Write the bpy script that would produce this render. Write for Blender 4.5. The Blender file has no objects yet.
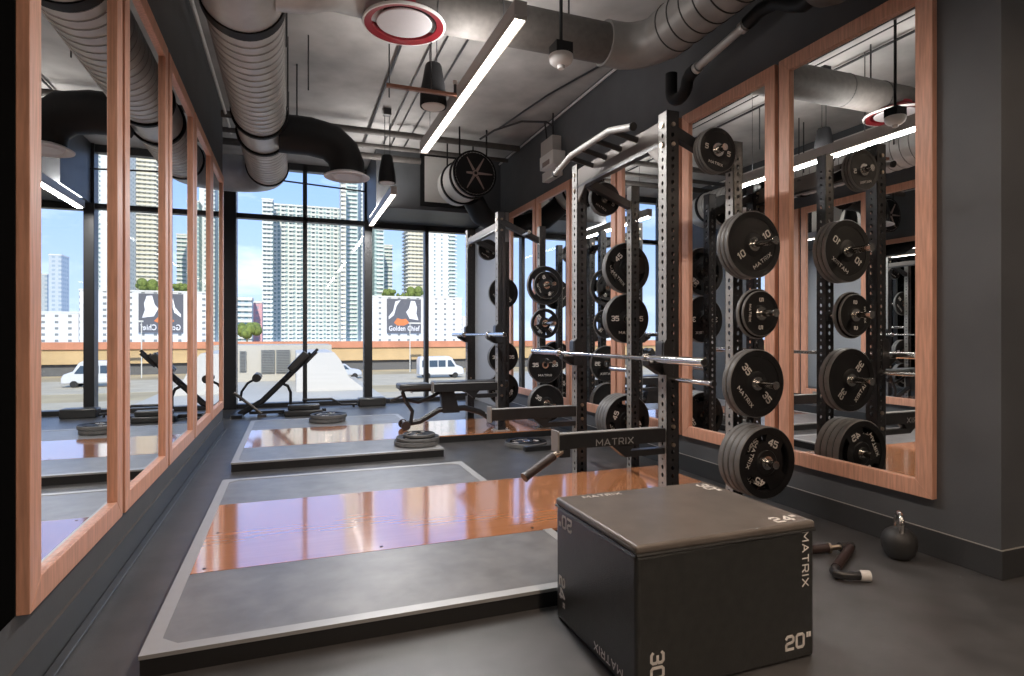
import bpy, bmesh, math, random
from mathutils import Vector, Matrix
random.seed(7)
C = bpy.context.scene.collection
scn = bpy.context.scene
PI = math.pi

# ------------------------------------------------------------------ camera
FPX, EYE = 588.0, 1.22
YAW = math.atan2(220, 588)
cam_d = bpy.data.cameras.new('camera'); cam = bpy.data.objects.new('camera', cam_d); C.objects.link(cam)
cam_d.sensor_width = 36; cam_d.sensor_fit = 'HORIZONTAL'
cam_d.lens = 36 * FPX / 1024
cam_d.shift_y = -3.0 / 1024
cam_d.clip_start = .05; cam_d.clip_end = 2000
cam.location = (0, 0, EYE); cam.rotation_euler = (PI / 2, 0, -YAW)
scn.camera = cam
VF = Vector((math.sin(YAW), math.cos(YAW), 0)); VR = Vector((math.cos(YAW), -math.sin(YAW), 0))
def at(px, py, Y):
    """the point at depth Y (metres towards the window wall and beyond) seen at a pixel: used for the far town"""
    d = VF * FPX + VR * (px - 512) + Vector((0, 0, 335 - py))
    return Vector((0, 0, EYE)) + d * (Y / d.y)

# ------------------------------------------------------------------ exposure
scn.view_settings.view_transform = 'Standard'; scn.view_settings.look = 'None'
scn.view_settings.gamma = 1; scn.view_settings.use_curve_mapping = False
scn.view_settings.exposure = 0.50

# ------------------------------------------------------------------ sky
w = bpy.data.worlds.new('world'); scn.world = w; w.use_nodes = True
nt = w.node_tree; nt.nodes.clear()
def wn(t, **k):
    n = nt.nodes.new(t)
    for a, b in k.items(): setattr(n, a, b)
    return n
tc = wn('ShaderNodeTexCoord'); sep = wn('ShaderNodeSeparateXYZ'); nt.links.new(tc.outputs['Generated'], sep.inputs[0])
rp = wn('ShaderNodeValToRGB'); nt.links.new(sep.outputs['Z'], rp.inputs[0])
e = rp.color_ramp.elements
e[0].position = 0.0; e[0].color = (.34, .43, .67, 1)
e[1].position = .6; e[1].color = (.055, .165, .46, 1)
x_ = e.new(.30); x_.color = (.15, .27, .58, 1)
mp = wn('ShaderNodeMapping'); mp.inputs['Scale'].default_value = (2.2, 2.2, 7.0); nt.links.new(tc.outputs['Generated'], mp.inputs[0])
nz = wn('ShaderNodeTexNoise'); nz.inputs['Scale'].default_value = 1.7; nz.inputs['Detail'].default_value = 7; nz.inputs['Roughness'].default_value = .55
nt.links.new(mp.outputs[0], nz.inputs['Vector'])
cr = wn('ShaderNodeValToRGB'); nt.links.new(nz.outputs[0], cr.inputs[0])
cr.color_ramp.elements[0].position = .50; cr.color_ramp.elements[1].position = .74
mx = wn('ShaderNodeMixRGB'); nt.links.new(cr.outputs[0], mx.inputs[0]); nt.links.new(rp.outputs[0], mx.inputs[1]); mx.inputs[2].default_value = (.60, .65, .72, 1)
bgd = wn('ShaderNodeBackground'); bgd.inputs[1].default_value = 1.8; nt.links.new(mx.outputs[0], bgd.inputs[0])
wo = wn('ShaderNodeOutputWorld'); nt.links.new(bgd.outputs[0], wo.inputs[0])

# ------------------------------------------------------------------ sun (behind the building, lights the town)
sd = bpy.data.lights.new('sun', 'SUN'); sd.energy = 3.8; sd.angle = math.radians(.6); sd.color = (1, .92, .80)
so = bpy.data.objects.new('sun', sd); C.objects.link(so)
so.rotation_euler = Vector((.18, .85, -.62)).to_track_quat('-Z', 'Y').to_euler()

# ------------------------------------------------------------------ area light under each linear fixture; unseen rear and side ones added as fill
LAMPS = [(1.28, 4.65, 2.7, 56), (1.28, 9.15, 2.3, 50), (1.28, .6, 2.4, 36), (1.28, -2.4, 2.6, 32), (4.6, -.8, 3.2, 18)]
for (lx, ly, ln, pw) in LAMPS:
    ld = bpy.data.lights.new('strip_lamp', 'AREA'); ld.shape = 'RECTANGLE'; ld.size = .07; ld.size_y = ln
    ld.energy = pw; ld.color = (1, .98, .96) if ly > 3 else (1, .74, .54)
    lo = bpy.data.objects.new('strip_lamp', ld); C.objects.link(lo); lo.location = (lx, ly, 3.085)
    lu = ld.copy(); lu.energy = pw * .42; lu.color = (1, .95, .91)          # added upward fill that brightens the ceiling
    lo = bpy.data.objects.new('ceiling_fill', lu); C.objects.link(lo); lo.location = (lx, ly, 3.235); lo.rotation_euler = (PI, 0, 0)

# ------------------------------------------------------------------ materials
M = {}
def mat(name, col, rough=.5, metal=0, spec=.5, noise=0, nscale=20, bump=0, bscale=200, coat=0, emit=None, estr=0, detail=4, stretch=None):
    m = bpy.data.materials.new(name); m.use_nodes = True; t = m.node_tree
    b = t.nodes['Principled BSDF']
    b.inputs['Roughness'].default_value = rough; b.inputs['Metallic'].default_value = metal
    b.inputs['Specular IOR Level'].default_value = spec
    b.inputs['Coat Weight'].default_value = coat; b.inputs['Coat Roughness'].default_value = .12
    if emit: b.inputs['Emission Color'].default_value = (*emit, 1); b.inputs['Emission Strength'].default_value = estr
    co = t.nodes.new('ShaderNodeTexCoord'); src = co.outputs['Object']
    if stretch:
        mpn = t.nodes.new('ShaderNodeMapping'); mpn.inputs['Scale'].default_value = stretch; t.links.new(src, mpn.inputs[0]); src = mpn.outputs[0]
    n = t.nodes.new('ShaderNodeTexNoise'); n.inputs['Scale'].default_value = nscale; n.inputs['Detail'].default_value = detail
    t.links.new(src, n.inputs['Vector'])
    r = t.nodes.new('ShaderNodeValToRGB'); t.links.new(n.outputs[0], r.inputs[0])
    k = max(noise, .02)
    r.color_ramp.elements[0].position = .3; r.color_ramp.elements[1].position = .7
    r.color_ramp.elements[0].color = (*[c * (1 - k) for c in col], 1); r.color_ramp.elements[1].color = (*[min(1, c * (1 + k)) for c in col], 1)
    t.links.new(r.outputs[0], b.inputs['Base Color'])
    if bump:
        n2 = t.nodes.new('ShaderNodeTexNoise'); n2.inputs['Scale'].default_value = bscale; n2.inputs['Detail'].default_value = 2
        t.links.new(src, n2.inputs['Vector'])
        bp = t.nodes.new('ShaderNodeBump'); bp.inputs['Strength'].default_value = bump; bp.inputs['Distance'].default_value = .004
        t.links.new(n2.outputs[0], bp.inputs['Height']); t.links.new(bp.outputs[0], b.inputs['Normal'])
    M[name] = m; return m
mat('wall_paint', (.088, .093, .101), .50, noise=.10, nscale=3, bump=.12, bscale=90)
mat('baseboard', (.045, .047, .050), .34)
mat('rubber_floor', (.068, .067, .068), .33, spec=1, noise=.30, nscale=5, bump=.25, bscale=350, detail=8)
mat('concrete', (.42, .41, .40), .8, noise=.22, nscale=2.2, bump=.2, bscale=30, detail=8)
mat('dark_room', (.06, .06, .062), .7)
mat('mullion', (.035, .035, .037), .4, metal=.3)
mat('frame_wood', (.67, .355, .245), .40, noise=.18, nscale=6, stretch=(12, 12, .9), detail=6)
mat('platform_wood', (.60, .25, .11), .13, noise=.06, nscale=3, stretch=(1.0, 9, 1), coat=1, spec=1)
M['platform_wood'].node_tree.nodes['Principled BSDF'].inputs['Coat IOR'].default_value = 2.7
M['platform_wood'].node_tree.nodes['Principled BSDF'].inputs['Coat Roughness'].default_value = .07
mat('platform_rubber', (.20, .20, .205), .32, spec=.8, noise=.22, nscale=7, bump=.2, bscale=300, detail=8)
mat('aluminium_trim', (.48, .48, .48), .45, metal=.5)
mat('platform_edge', (.018, .018, .019), .45)
mat('black_steel', (.022, .022, .024), .32, spec=.55, noise=.1)
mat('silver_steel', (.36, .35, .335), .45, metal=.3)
mat('chrome', (.72, .70, .67), .16, metal=1)
mat('brass_bolt', (.62, .52, .42), .3, metal=1)
mat('plate_rubber', (.008, .008, .009), .48, spec=.3, noise=.1, bump=.08, bscale=120)
mat('lit_rim_grey', (.16, .158, .155), .45, spec=.5, noise=.1)
mat('plate_ink', (.74, .70, .66), .6)
mat('plate_ink_warm', (.66, .34, .28), .6)
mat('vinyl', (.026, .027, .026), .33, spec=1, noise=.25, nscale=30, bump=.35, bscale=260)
mat('vinyl_top_lit', (.14, .122, .108), .34, noise=.15, nscale=9, bump=.12, bscale=200)  # black vinyl lightened to paint in the sheen on the box top
mat('box_ink', (.86, .82, .78), .5)
mat('pad_vinyl', (.045, .045, .045), .34, bump=.1, bscale=150)
mat('grip_rubber', (.035, .020, .018), .5)
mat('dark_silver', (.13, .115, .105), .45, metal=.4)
mat('pale_reveal', (.42, .43, .45), .5)
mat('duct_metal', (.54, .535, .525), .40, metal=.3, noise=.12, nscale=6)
mat('duct_seam_shade', (.03, .03, .03), .5)
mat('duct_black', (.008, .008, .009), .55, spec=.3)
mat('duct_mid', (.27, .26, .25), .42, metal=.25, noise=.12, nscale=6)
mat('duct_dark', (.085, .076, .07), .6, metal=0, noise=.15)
mat('red_paint', (.24, .010, .018), .35)
mat('white_paint', (.72, .70, .68), .45)
mat('vent_face', (.62, .60, .62), .5)
mat('lamp_body', (.42, .39, .37), .45)
mat('led', (1, 1, 1), .5, emit=(1, .90, .80), estr=9)
mat('plain_black', (.004, .004, .004), 1, spec=0)
mat('copper_pipe', (.30, .14, .09), .4, metal=.4)
mat('kettle_rubber', (.028, .028, .029), .5, bump=.25, bscale=220)
mat('fan_white', (.55, .54, .52), .45)
mat('fan_blade', (.30, .23, .21), .5)
# exterior
mat('ext_ground', (.42, .34, .20), .95, noise=.25, nscale=.15)
mat('ext_road', (.46, .40, .29), .95, noise=.1, nscale=.5)
mat('ext_tan', (.50, .36, .19), .9, noise=.12, nscale=.3)
mat('ext_rust', (.50, .22, .13), .9, noise=.15, nscale=.4)
mat('ext_dark_grey', (.12, .12, .12), .9)  # dark grey of the retaining wall and the louvre slats
mat('ext_cream', (.44, .415, .355), .9, noise=.06, nscale=.4)
mat('ext_white', (.50, .485, .45), .8, noise=.05, nscale=.2)
mat('ext_slab', (.60, .59, .54), .8)
mat('ext_balcony', (.42, .52, .50), .5)
mat('ext_grey', (.22, .23, .22), .8)
mat('ext_leaf', (.14, .18, .04), .9, noise=.4, nscale=1)
mat('ext_pink', (.55, .28, .30), .9)
mat('car_white', (.58, .59, .60), .3)
mat('car_silver', (.45, .48, .52), .3)
mat('car_glass', (.05, .08, .12), .1)
mat('tyre', (.02, .02, .02), .8)
mat('poster_dark', (.10, .10, .11), .7)
mat('poster_orange', (.60, .17, .05), .7)
mat('poster_white', (.70, .68, .66), .7)

def facade(name, wallc, glassc, su, sz, fu, fz, ou=0):
    m = mat(name, wallc, .7, noise=.04, nscale=.1); t = m.node_tree; b = t.nodes['Principled BSDF']
    base = b.inputs['Base Color'].links[0].from_socket
    co = t.nodes.new('ShaderNodeTexCoord'); s = t.nodes.new('ShaderNodeSeparateXYZ'); t.links.new(co.outputs['Object'], s.inputs[0])
    def mth(op, a, bb):
        n = t.nodes.new('ShaderNodeMath'); n.operation = op
        for i, v in enumerate((a, bb)):
            if isinstance(v, (int, float)): n.inputs[i].default_value = v
            elif v is not None: t.links.new(v, n.inputs[i])
        return n.outputs[0]
    u = mth('ADD', mth('ADD', s.outputs['X'], s.outputs['Y']), 1000 + ou)
    fx = mth('LESS_THAN', mth('FRACT', mth('DIVIDE', u, su), None), fu)
    fzz = mth('LESS_THAN', mth('FRACT', mth('DIVIDE', mth('ADD', s.outputs['Z'], 100), sz), None), fz)
    mk = mth('MULTIPLY', fx, fzz)
    mixn = t.nodes.new('ShaderNodeMixRGB'); t.links.new(mk, mixn.inputs[0]); t.links.new(base, mixn.inputs[1]); mixn.inputs[2].default_value = (*glassc, 1)
    t.links.new(mixn.outputs[0], b.inputs['Base Color'])
    return m
facade('facade_teal', (.56, .57, .51), (.20, .28, .27), 3.0, 3.4, .62, .62)
facade('facade_glass', (.46, .54, .49), (.24, .34, .32), 4.2, 3.4, .72, .66)
facade('facade_cream', (.64, .60, .48), (.34, .34, .28), 3.6, 3.4, .5, .5)
facade('facade_white', (.62, .63, .60), (.22, .28, .28), 6.2, 3.4, .26, .45)
facade('facade_podium', (.62, .61, .58), (.20, .21, .20), 7.5, 4.2, .28, .40)
facade('facade_blue', (.50, .55, .58), (.22, .38, .45), 4, 3.4, .5, .6)
facade('facade_pink', (.55, .30, .32), (.35, .30, .34), 4, 3.4, .5, .6)
facade('facade_far', (.42, .46, .48), (.30, .36, .40), 5, 4, .5, .5)

m = bpy.data.materials.new('mirror_glass'); m.use_nodes = True; b = m.node_tree.nodes['Principled BSDF']
b.inputs['Base Color'].default_value = (.90, .91, .90, 1); b.inputs['Metallic'].default_value = 1; b.inputs['Roughness'].default_value = .0
M['mirror_glass'] = m
m = bpy.data.materials.new('window_glass'); m.use_nodes = True; t = m.node_tree; t.nodes.clear()
o_ = t.nodes.new('ShaderNodeOutputMaterial'); mi = t.nodes.new('ShaderNodeMixShader'); tr = t.nodes.new('ShaderNodeBsdfTransparent'); gl = t.nodes.new('ShaderNodeBsdfGlossy')
fr = t.nodes.new('ShaderNodeFresnel'); fr.inputs[0].default_value = 1.35
tr.inputs[0].default_value = (.97, .985, .98, 1); gl.inputs['Roughness'].default_value = 0
t.links.new(fr.outputs[0], mi.inputs[0]); t.links.new(tr.outputs[0], mi.inputs[1]); t.links.new(gl.outputs[0], mi.inputs[2]); t.links.new(mi.outputs[0], o_.inputs[0])
M['window_glass'] = m

# ------------------------------------------------------------------ mesh helpers
def V(*a): return Vector(a)
class MB:
    def __init__(s): s.v = []; s.f = []; s.mi = []; s.mats = []; s.cur = 0
    def use(s, name):
        if name not in s.mats: s.mats.append(name)
        s.cur = s.mats.index(name); return s
    def add(s, vs, fs, mtx=None):
        o = len(s.v)
        s.v += [(mtx @ Vector(p)) if mtx else Vector(p) for p in vs]
        s.f += [tuple(i + o for i in f) for f in fs]; s.mi += [s.cur] * len(fs); return s
    def box(s, a, b, mtx=None):
        x0, y0, z0 = a; x1, y1, z1 = b
        if x0 > x1: x0, x1 = x1, x0
        if y0 > y1: y0, y1 = y1, y0
        if z0 > z1: z0, z1 = z1, z0
        vs = [(x0, y0, z0), (x1, y0, z0), (x1, y1, z0), (x0, y1, z0), (x0, y0, z1), (x1, y0, z1), (x1, y1, z1), (x0, y1, z1)]
        return s.add(vs, [(0, 3, 2, 1), (4, 5, 6, 7), (0, 1, 5, 4), (1, 2, 6, 5), (2, 3, 7, 6), (3, 0, 4, 7)], mtx)
    def prism(s, poly, axis, a, b, mtx=None):
        """poly of 2-D points in the plane across `axis`, extruded from a to b"""
        def p3(p, h):
            if axis == 'x': return (h, p[0], p[1])
            if axis == 'y': return (p[0], h, p[1])
            return (p[0], p[1], h)
        n = len(poly); vs = [p3(p, a) for p in poly] + [p3(p, b) for p in poly]
        fs = [tuple(range(n)), tuple(range(2 * n - 1, n - 1, -1))] + [(i, i + n, (i + 1) % n + n, (i + 1) % n) for i in range(n)]
        return s.add(vs, fs, mtx)
    def sweep(s, pts, radii, segs=16, caps=True, flat=1.0, mats=None):
        pts = [Vector(p) for p in pts]; n = len(pts)
        if isinstance(radii, (int, float)): radii = [radii] * n
        tan = []
        for i in range(n):
            a = pts[max(i - 1, 0)]; b = pts[min(i + 1, n - 1)]
            k = 1
            while (b - a).length < 1e-6 and k < n:
                k += 1; a = pts[max(i - k, 0)]; b = pts[min(i + k, n - 1)]
            tan.append((b - a).normalized())
        u = tan[0].orthogonal().normalized()
        if abs(tan[0].z) < .9: u = (V(0, 0, 1) - tan[0] * tan[0].z).normalized()
        o = len(s.v)
        for i in range(n):
            u = (u - tan[i] * u.dot(tan[i])).normalized(); ww = tan[i].cross(u)
            for k in range(segs):
                a = 2 * PI * k / segs
                s.v.append(pts[i] + (u * math.cos(a) * flat + ww * math.sin(a)) * radii[i])
        for i in range(n - 1):
            if mats: s.use(mats[i])
            for k in range(segs):
                k2 = (k + 1) % segs
                s.f.append((o + i * segs + k, o + i * segs + k2, o + (i + 1) * segs + k2, o + (i + 1) * segs + k)); s.mi.append(s.cur)
        if caps:
            s.f.append(tuple(o + k for k in range(segs))[::-1]); s.mi.append(s.cur)
            s.f.append(tuple(o + (n - 1) * segs + k for k in range(segs))); s.mi.append(s.cur)
        return s
    def cyl(s, a, b, r, segs=16, r2=None): return s.sweep([a, b], [r, r if r2 is None else r2], segs)
    def lathe(s, prof, c, axis, segs=32, caps=True):
        """prof: list of (radius, distance along axis)"""
        ax = Vector(axis).normalized(); c = Vector(c)
        u = ax.orthogonal().normalized(); ww = ax.cross(u); o = len(s.v); n = len(prof)
        for (r, h) in prof:
            for k in range(segs):
                a = 2 * PI * k / segs; s.v.append(c + ax * h + (u * math.cos(a) + ww * math.sin(a)) * max(r, 1e-4))
        for i in range(n - 1):
            for k in range(segs):
                k2 = (k + 1) % segs
                s.f.append((o + i * segs + k, o + i * segs + k2, o + (i + 1) * segs + k2, o + (i + 1) * segs + k)); s.mi.append(s.cur)
        if caps:
            s.f.append(tuple(o + k for k in range(segs))[::-1]); s.mi.append(s.cur)
            s.f.append(tuple(o + (n - 1) * segs + k for k in range(segs))); s.mi.append(s.cur)
        return s
    def ball(s, c, r, segs=16, sx=1, sy=1, sz=1):
        prof = [(math.sin(PI * i / 10), -math.cos(PI * i / 10)) for i in range(11)]
        t = MB(); t.lathe(prof, (0, 0, 0), (0, 0, 1), segs, False)
        return s.add([(p.x * r * sx, p.y * r * sy, p.z * r * sz) for p in t.v], t.f, Matrix.Translation(Vector(c)))
    def mesh(s, name, default='black_steel'):
        me = bpy.data.meshes.new(name); me.from_pydata([tuple(p) for p in s.v], [], s.f)
        if not s.mats: s.mats = [default]
        for n_ in s.mats: me.materials.append(M[n_])
        me.polygons.foreach_set('material_index', s.mi)
        bm = bmesh.new(); bm.from_mesh(me); bmesh.ops.recalc_face_normals(bm, faces=bm.faces); bm.to_mesh(me); bm.free()
        me.polygons.foreach_set('use_smooth', [True] * len(me.polygons)); me.set_sharp_from_angle(angle=math.radians(38)); me.update()
        return me
    def build(s, name, material=None, parent=None, bevel=0, world=False, label=None):
        if material and not s.mats: s.mats = [material]
        if world and parent is not None:
            inv = basis(parent).inverted(); s.v = [inv @ p for p in s.v]
        me = s.mesh(name); o = bpy.data.objects.new(name, me); C.objects.link(o)
        if parent is not None: o.parent = parent
        if bevel:
            md = o.modifiers.new('bevel', 'BEVEL'); md.width = bevel; md.segments = 2; md.limit_method = 'ANGLE'; md.angle_limit = math.radians(40)
        if label: o['label'] = label
        return o
def basis(o):
    m_ = Matrix.LocRotScale(o.location, o.rotation_euler, o.scale)
    return basis(o.parent) @ m_ if o.parent else m_
def tag(o, label, cat, group=None):
    o['label'] = label; o['category'] = cat
    if group: o['group'] = group
    return o
def thing(name, label, cat, loc=(0, 0, 0), rz=0, group=None):
    o = bpy.data.objects.new(name, None); C.objects.link(o); o.location = loc; o.rotation_euler = (0, 0, rz); o.empty_display_size = .1
    return tag(o, label, cat, group)
def struct(name, mb, material=None, bevel=0, parent=None):
    o = mb.build(name, material, parent, bevel)
    if parent is None: o['kind'] = 'structure'
    return o
def box(a, b): return MB().box(a, b)
def copy_tree(o, parent=None):
    c = o.copy(); C.objects.link(c)
    if parent is not None: c.parent = parent
    for ch in list(o.children): copy_tree(ch, c)
    return c
_tc = {}
def text_mesh(s, size, material, ext=.0008, bold=.012, wide=1.0):
    k = (s, size, material, ext, bold, wide)
    if k in _tc: return _tc[k]
    cu = bpy.data.curves.new('lettering', 'FONT'); cu.body = s; cu.size = size; cu.align_x = 'CENTER'; cu.align_y = 'CENTER'
    cu.extrude = ext; cu.offset = bold * size; cu.resolution_u = 3; cu.space_character = 1.08
    ob = bpy.data.objects.new('tmp', cu); C.objects.link(ob)
    bpy.context.view_layer.update()
    me = bpy.data.meshes.new_from_object(ob.evaluated_get(bpy.context.evaluated_depsgraph_get()))
    bpy.data.objects.remove(ob)
    for v in me.vertices: v.co.x *= wide
    me.materials.clear(); me.materials.append(M[material]); _tc[k] = me; return me
GLYPH = {'M': (1.15, [[(0, 0), (0, 1), (.575, .3), (1.15, 1), (1.15, 0)]]), 'A': (1.0, [[(0, 0), (.5, 1), (1, 0)], [(.2, .30), (.8, .30)]]), 'T': (.9, [[(0, 1), (.9, 1)], [(.45, 1), (.45, 0)]]),
    'R': (.85, [[(0, 0), (0, 1), (.7, 1), (.85, .88), (.85, .55), (.7, .43), (0, .43)], [(.5, .43), (.85, 0)]]), 'I': (.12, [[(.06, 0), (.06, 1)]]), 'X': (.95, [[(0, 0), (.95, 1)], [(0, 1), (.95, 0)]]),
    '0': (.72, [[(.14, 0), (.58, 0), (.72, .14), (.72, .86), (.58, 1), (.14, 1), (0, .86), (0, .14), (.14, 0)]]), '1': (.4, [[(.05, .8), (.3, 1), (.3, 0)]]),
    '2': (.72, [[(0, .84), (.14, 1), (.58, 1), (.72, .86), (.72, .62), (.6, .52), (.12, .44), (0, .32), (0, 0), (.72, 0)]]),
    '3': (.72, [[(0, .88), (.14, 1), (.58, 1), (.72, .86), (.72, .62), (.6, .52), (.25, .52)], [(.6, .52), (.72, .40), (.72, .14), (.58, 0), (.14, 0), (0, .12)]]),
    '4': (.75, [[(.6, 0), (.6, 1), (0, .36), (0, .25), (.78, .25)]]), '5': (.72, [[(.70, 1), (0, 1), (0, .56), (.58, .60), (.72, .48), (.72, .14), (.58, 0), (.12, 0), (0, .12)]]),
    '"': (.3, [[(.05, 1), (.05, .72)], [(.3, 1), (.3, .72)]])}
def stroke_mesh(s, size, material, ext=.0008):
    k = (s, size, material, 'stroke')
    if k in _tc: return _tc[k]
    num = s[0].isdigit(); sw = .21 if num else .15; gap = .34 if num else .42; h = size * .72
    W = sum(GLYPH[c][0] for c in s) + gap * (len(s) - 1); x = -W / 2; mb = MB().use(material)
    for c in s:
        for pl in GLYPH[c][1]:
            P = [V((x + a) * h, (b_ - .5) * h, 0) for (a, b_) in pl]
            for a, b_ in zip(P, P[1:]):
                d = (b_ - a).normalized() * sw * h / 2; n_ = V(-d.y, d.x, 0); e1, e2 = (a - d * .6, b_ + d * .6)
                mb.prism([tuple((e1 + n_)[:2]), tuple((e1 - n_)[:2]), tuple((e2 - n_)[:2]), tuple((e2 + n_)[:2])], 'z', -ext, ext)
        x += GLYPH[c][0] + gap
    _tc[k] = mb.mesh('lettering'); return _tc[k]
def axes(x, y, o):
    x = Vector(x).normalized(); y = Vector(y).normalized(); z = x.cross(y)
    return Matrix(((x.x, y.x, z.x, o[0]), (x.y, y.y, z.y, o[1]), (x.z, y.z, z.z, o[2]), (0, 0, 0, 1)))
def text(s, size, material, parent, x, y, o, wide=1.0, ext=.0008, bold=.012, name='lettering'):
    me = stroke_mesh(s, size, material, ext) if all(c in GLYPH for c in s) else text_mesh(s, size, material, ext, bold, wide)
    ob = bpy.data.objects.new(name, me); C.objects.link(ob)
    ob.parent = parent; ob.matrix_local = axes(x, y, o); return ob
def perforated(outer, holes, thick):
    """flat plate with real holes: outer and holes are 2-D polygons; returns (verts, faces) in the xy plane, thick along z"""
    cu = bpy.data.curves.new('tmp', 'CURVE'); cu.dimensions = '2D'; cu.fill_mode = 'BOTH'; cu.extrude = thick / 2
    for poly in [outer] + holes:
        sp = cu.splines.new('POLY'); sp.points.add(len(poly) - 1); sp.use_cyclic_u = True
        for i, p in enumerate(poly): sp.points[i].co = (p[0], p[1], 0, 1)
    ob = bpy.data.objects.new('tmp', cu); C.objects.link(ob); bpy.context.view_layer.update()
    me = bpy.data.meshes.new_from_object(ob.evaluated_get(bpy.context.evaluated_depsgraph_get()))
    bpy.data.objects.remove(ob)
    r = ([tuple(v.co) for v in me.vertices], [tuple(p.vertices) for p in me.polygons]); bpy.data.meshes.remove(me); return r
def circ(cx, cy, r, n=10, sy=1): return [(cx + r * math.cos(2 * PI * k / n), cy + r * sy * math.sin(2 * PI * k / n)) for k in range(n)]
def arc(c, r, a0, a1, n, u, v):
    c = Vector(c); u = Vector(u); v = Vector(v)
    return [c + u * r * math.cos(a0 + (a1 - a0) * i / n) + v * r * math.sin(a0 + (a1 - a0) * i / n) for i in range(n + 1)]

# ================================================================== ROOM
XL, XR, YW, CEIL = -.838, 3.31, 10.8, 4.16
struct('floor', box((-1.3, -4.2, -.25), (7.2, 11.0, 0)), 'rubber_floor')
cs = box((-1.3, -4.2, CEIL), (7.2, 11.0, CEIL + .3))
struct('ceiling', cs, 'concrete')
struct('wall_left', box((XL - .2, -4.2, 0), (XL, 8.4, CEIL)), 'wall_paint')
struct('wall_left_recess', MB().box((-1.25, 8.4, 0), (-1.07, 10.8, CEIL)), 'wall_paint')
struct('wall_right', box((XR, 1.89, 0), (XR + .25, 10.8, CEIL)), 'wall_paint')
struct('wall_side_return', box((XR + .25, 1.89, 0), (7.2, 2.1, CEIL)), 'wall_paint')
struct('wall_far_right', box((7.0, -4.2, 0), (7.2, 1.89, CEIL)), 'wall_paint')
struct('wall_back', box((-1.0, -4.2, 0), (7.0, -4.0, CEIL)), 'wall_paint')
struct('baseboard_left', box((XL, -4.0, 0), (XL + .012, 8.4, .15)), 'baseboard', .003)
struct('bevel_glint_left', MB().box((XL, -4.0, .15), (XL + .0125, 8.4, .1515)), 'dark_silver'); struct('bevel_glint_right', MB().prism([(XR - .013, 1.877), (7.0, 1.877), (7.0, 1.889), (XR, 1.889), (XR, 10.74), (XR - .013, 10.74)], 'z', .145, .1475), 'silver_steel')  # thin lighter strips paint the light caught on the baseboards' top bevels
struct('baseboard_right', MB().prism([(XR - .012, 1.878), (7.0, 1.878), (7.0, 1.89), (XR, 1.89), (XR, 10.75), (XR - .012, 10.75)], 'z', 0, .145), 'baseboard', .003)
# a flat cove strip where rubber floor meets the left wall
struct('trim_1', box((XL - .012 + .024, -4.0, 0), (XL + .05, 8.4, .012)), 'baseboard', .004)
# boxed bulkhead over the right-hand windows
bk = MB().box((1.24, 9.4, 3.24), (XR, 10.8, CEIL)); struct('wall_bulkhead', bk, 'wall_paint')
struct('trim_2', box((XR - .06, 9.0, 0), (XR, 10.68, 3.22)), 'pale_reveal', .004)
# window wall
wf = MB().use('mullion')
wf.box((-1.07, 10.62, 0), (-.86, 10.95, CEIL))
for X in (.21, 1.27): wf.box((X - .035, 10.72, 0), (X + .035, 10.88, CEIL if X < 1.2 else CEIL))
wf.box((1.20, 10.68, 0), (1.34, 10.9, CEIL))
wf.box((2.30, 10.72, 0), (2.37, 10.88, 3.24)); wf.box((3.14, 10.7, 0), (XR, 10.9, 3.24))
wf.box((-.86, 10.72, 3.17), (1.25, 10.88, 3.25)); wf.box((-.86, 10.72, CEIL - .12), (1.25, 10.88, CEIL))
wf.box((1.25, 10.72, 3.14), (3.2, 10.88, 3.24)); wf.box((-.86, 10.70, 0), (3.2, 10.9, .07))
w1 = struct('window_1', wf, None, .006)
panes = [(-.86, .175, .07, 3.17), (.245, 1.235, .07, 3.17), (-.86, .175, 3.25, 4.04), (.245, 1.235, 3.25, 4.04), (1.34, 2.3, .07, 3.14), (2.37, 3.14, .07, 3.14)]
for (a, b_, c, d) in panes: box((a, 10.79, c), (b_, 10.8, d)).build('pane', 'window_glass', w1)
# plain black slab on the wall left of the nearest mirror
tag(box((XL, .4, .33), (XL + .02, 2.29, 4.0)).build('black_slab', 'plain_black', None, .004), 'tall black wall panel at the left edge, beside the nearest left mirror', 'wall panel')

# ================================================================== MIRRORS
def mirror(side, y0, y1, z0, z1, label, group):
    t_, wd = .04, .095
    xw = XL if side < 0 else XR; s = 1 if side < 0 else -1
    th = thing('wall_mirror', label, 'mirror', (xw, (y0 + y1) / 2, z0), 0, group)
    fmb = MB().use('frame_wood'); a0, a1 = xw + s * .001, xw + s * t_
    O = [(y0, z0), (y1, z0), (y1, z1), (y0, z1)]; I = [(y0 + wd, z0 + wd), (y1 - wd, z0 + wd), (y1 - wd, z1 - wd), (y0 + wd, z1 - wd)]
    for i in range(4):
        j = (i + 1) % 4; fmb.prism([O[i], O[j], I[j], I[i]], 'x', a0, a1)
    fmb.build('frame', None, th, .003, True)
    box((xw + s * .003, y0 + wd - .01, z0 + wd - .01), (xw + s * .018, y1 - wd + .01, z1 - wd + .01)).build('mirror_glass', 'mirror_glass', th, 0, True)
LL = ['first (nearest) of the five copper wood mirrors on the left wall', 'second-nearest copper wood mirror on the left wall', 'middle one of the five mirrors on the left wall',
      'second-farthest copper wood mirror on the left wall', 'farthest left wall mirror, at the window end']
for i in range(5):
    y0 = 2.34 + 1.168 * i; mirror(-1, y0, y0 + 1.118, .31, 3.19, LL[i], 'wood-framed mirrors on the left wall')
LR = ['nearest orange wood mirror on the right wall, above the kettlebell', 'orange wood mirror on the right wall behind the near rack plates',
      'third mirror from the right, seen between the posts of the near rack', 'fourth mirror from the right, seen left of the near rack\'s far post',
      'fifth mirror from the right, behind the far rack\'s plate stacks', 'farthest right wall mirror, at the window end behind the far rack']
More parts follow.
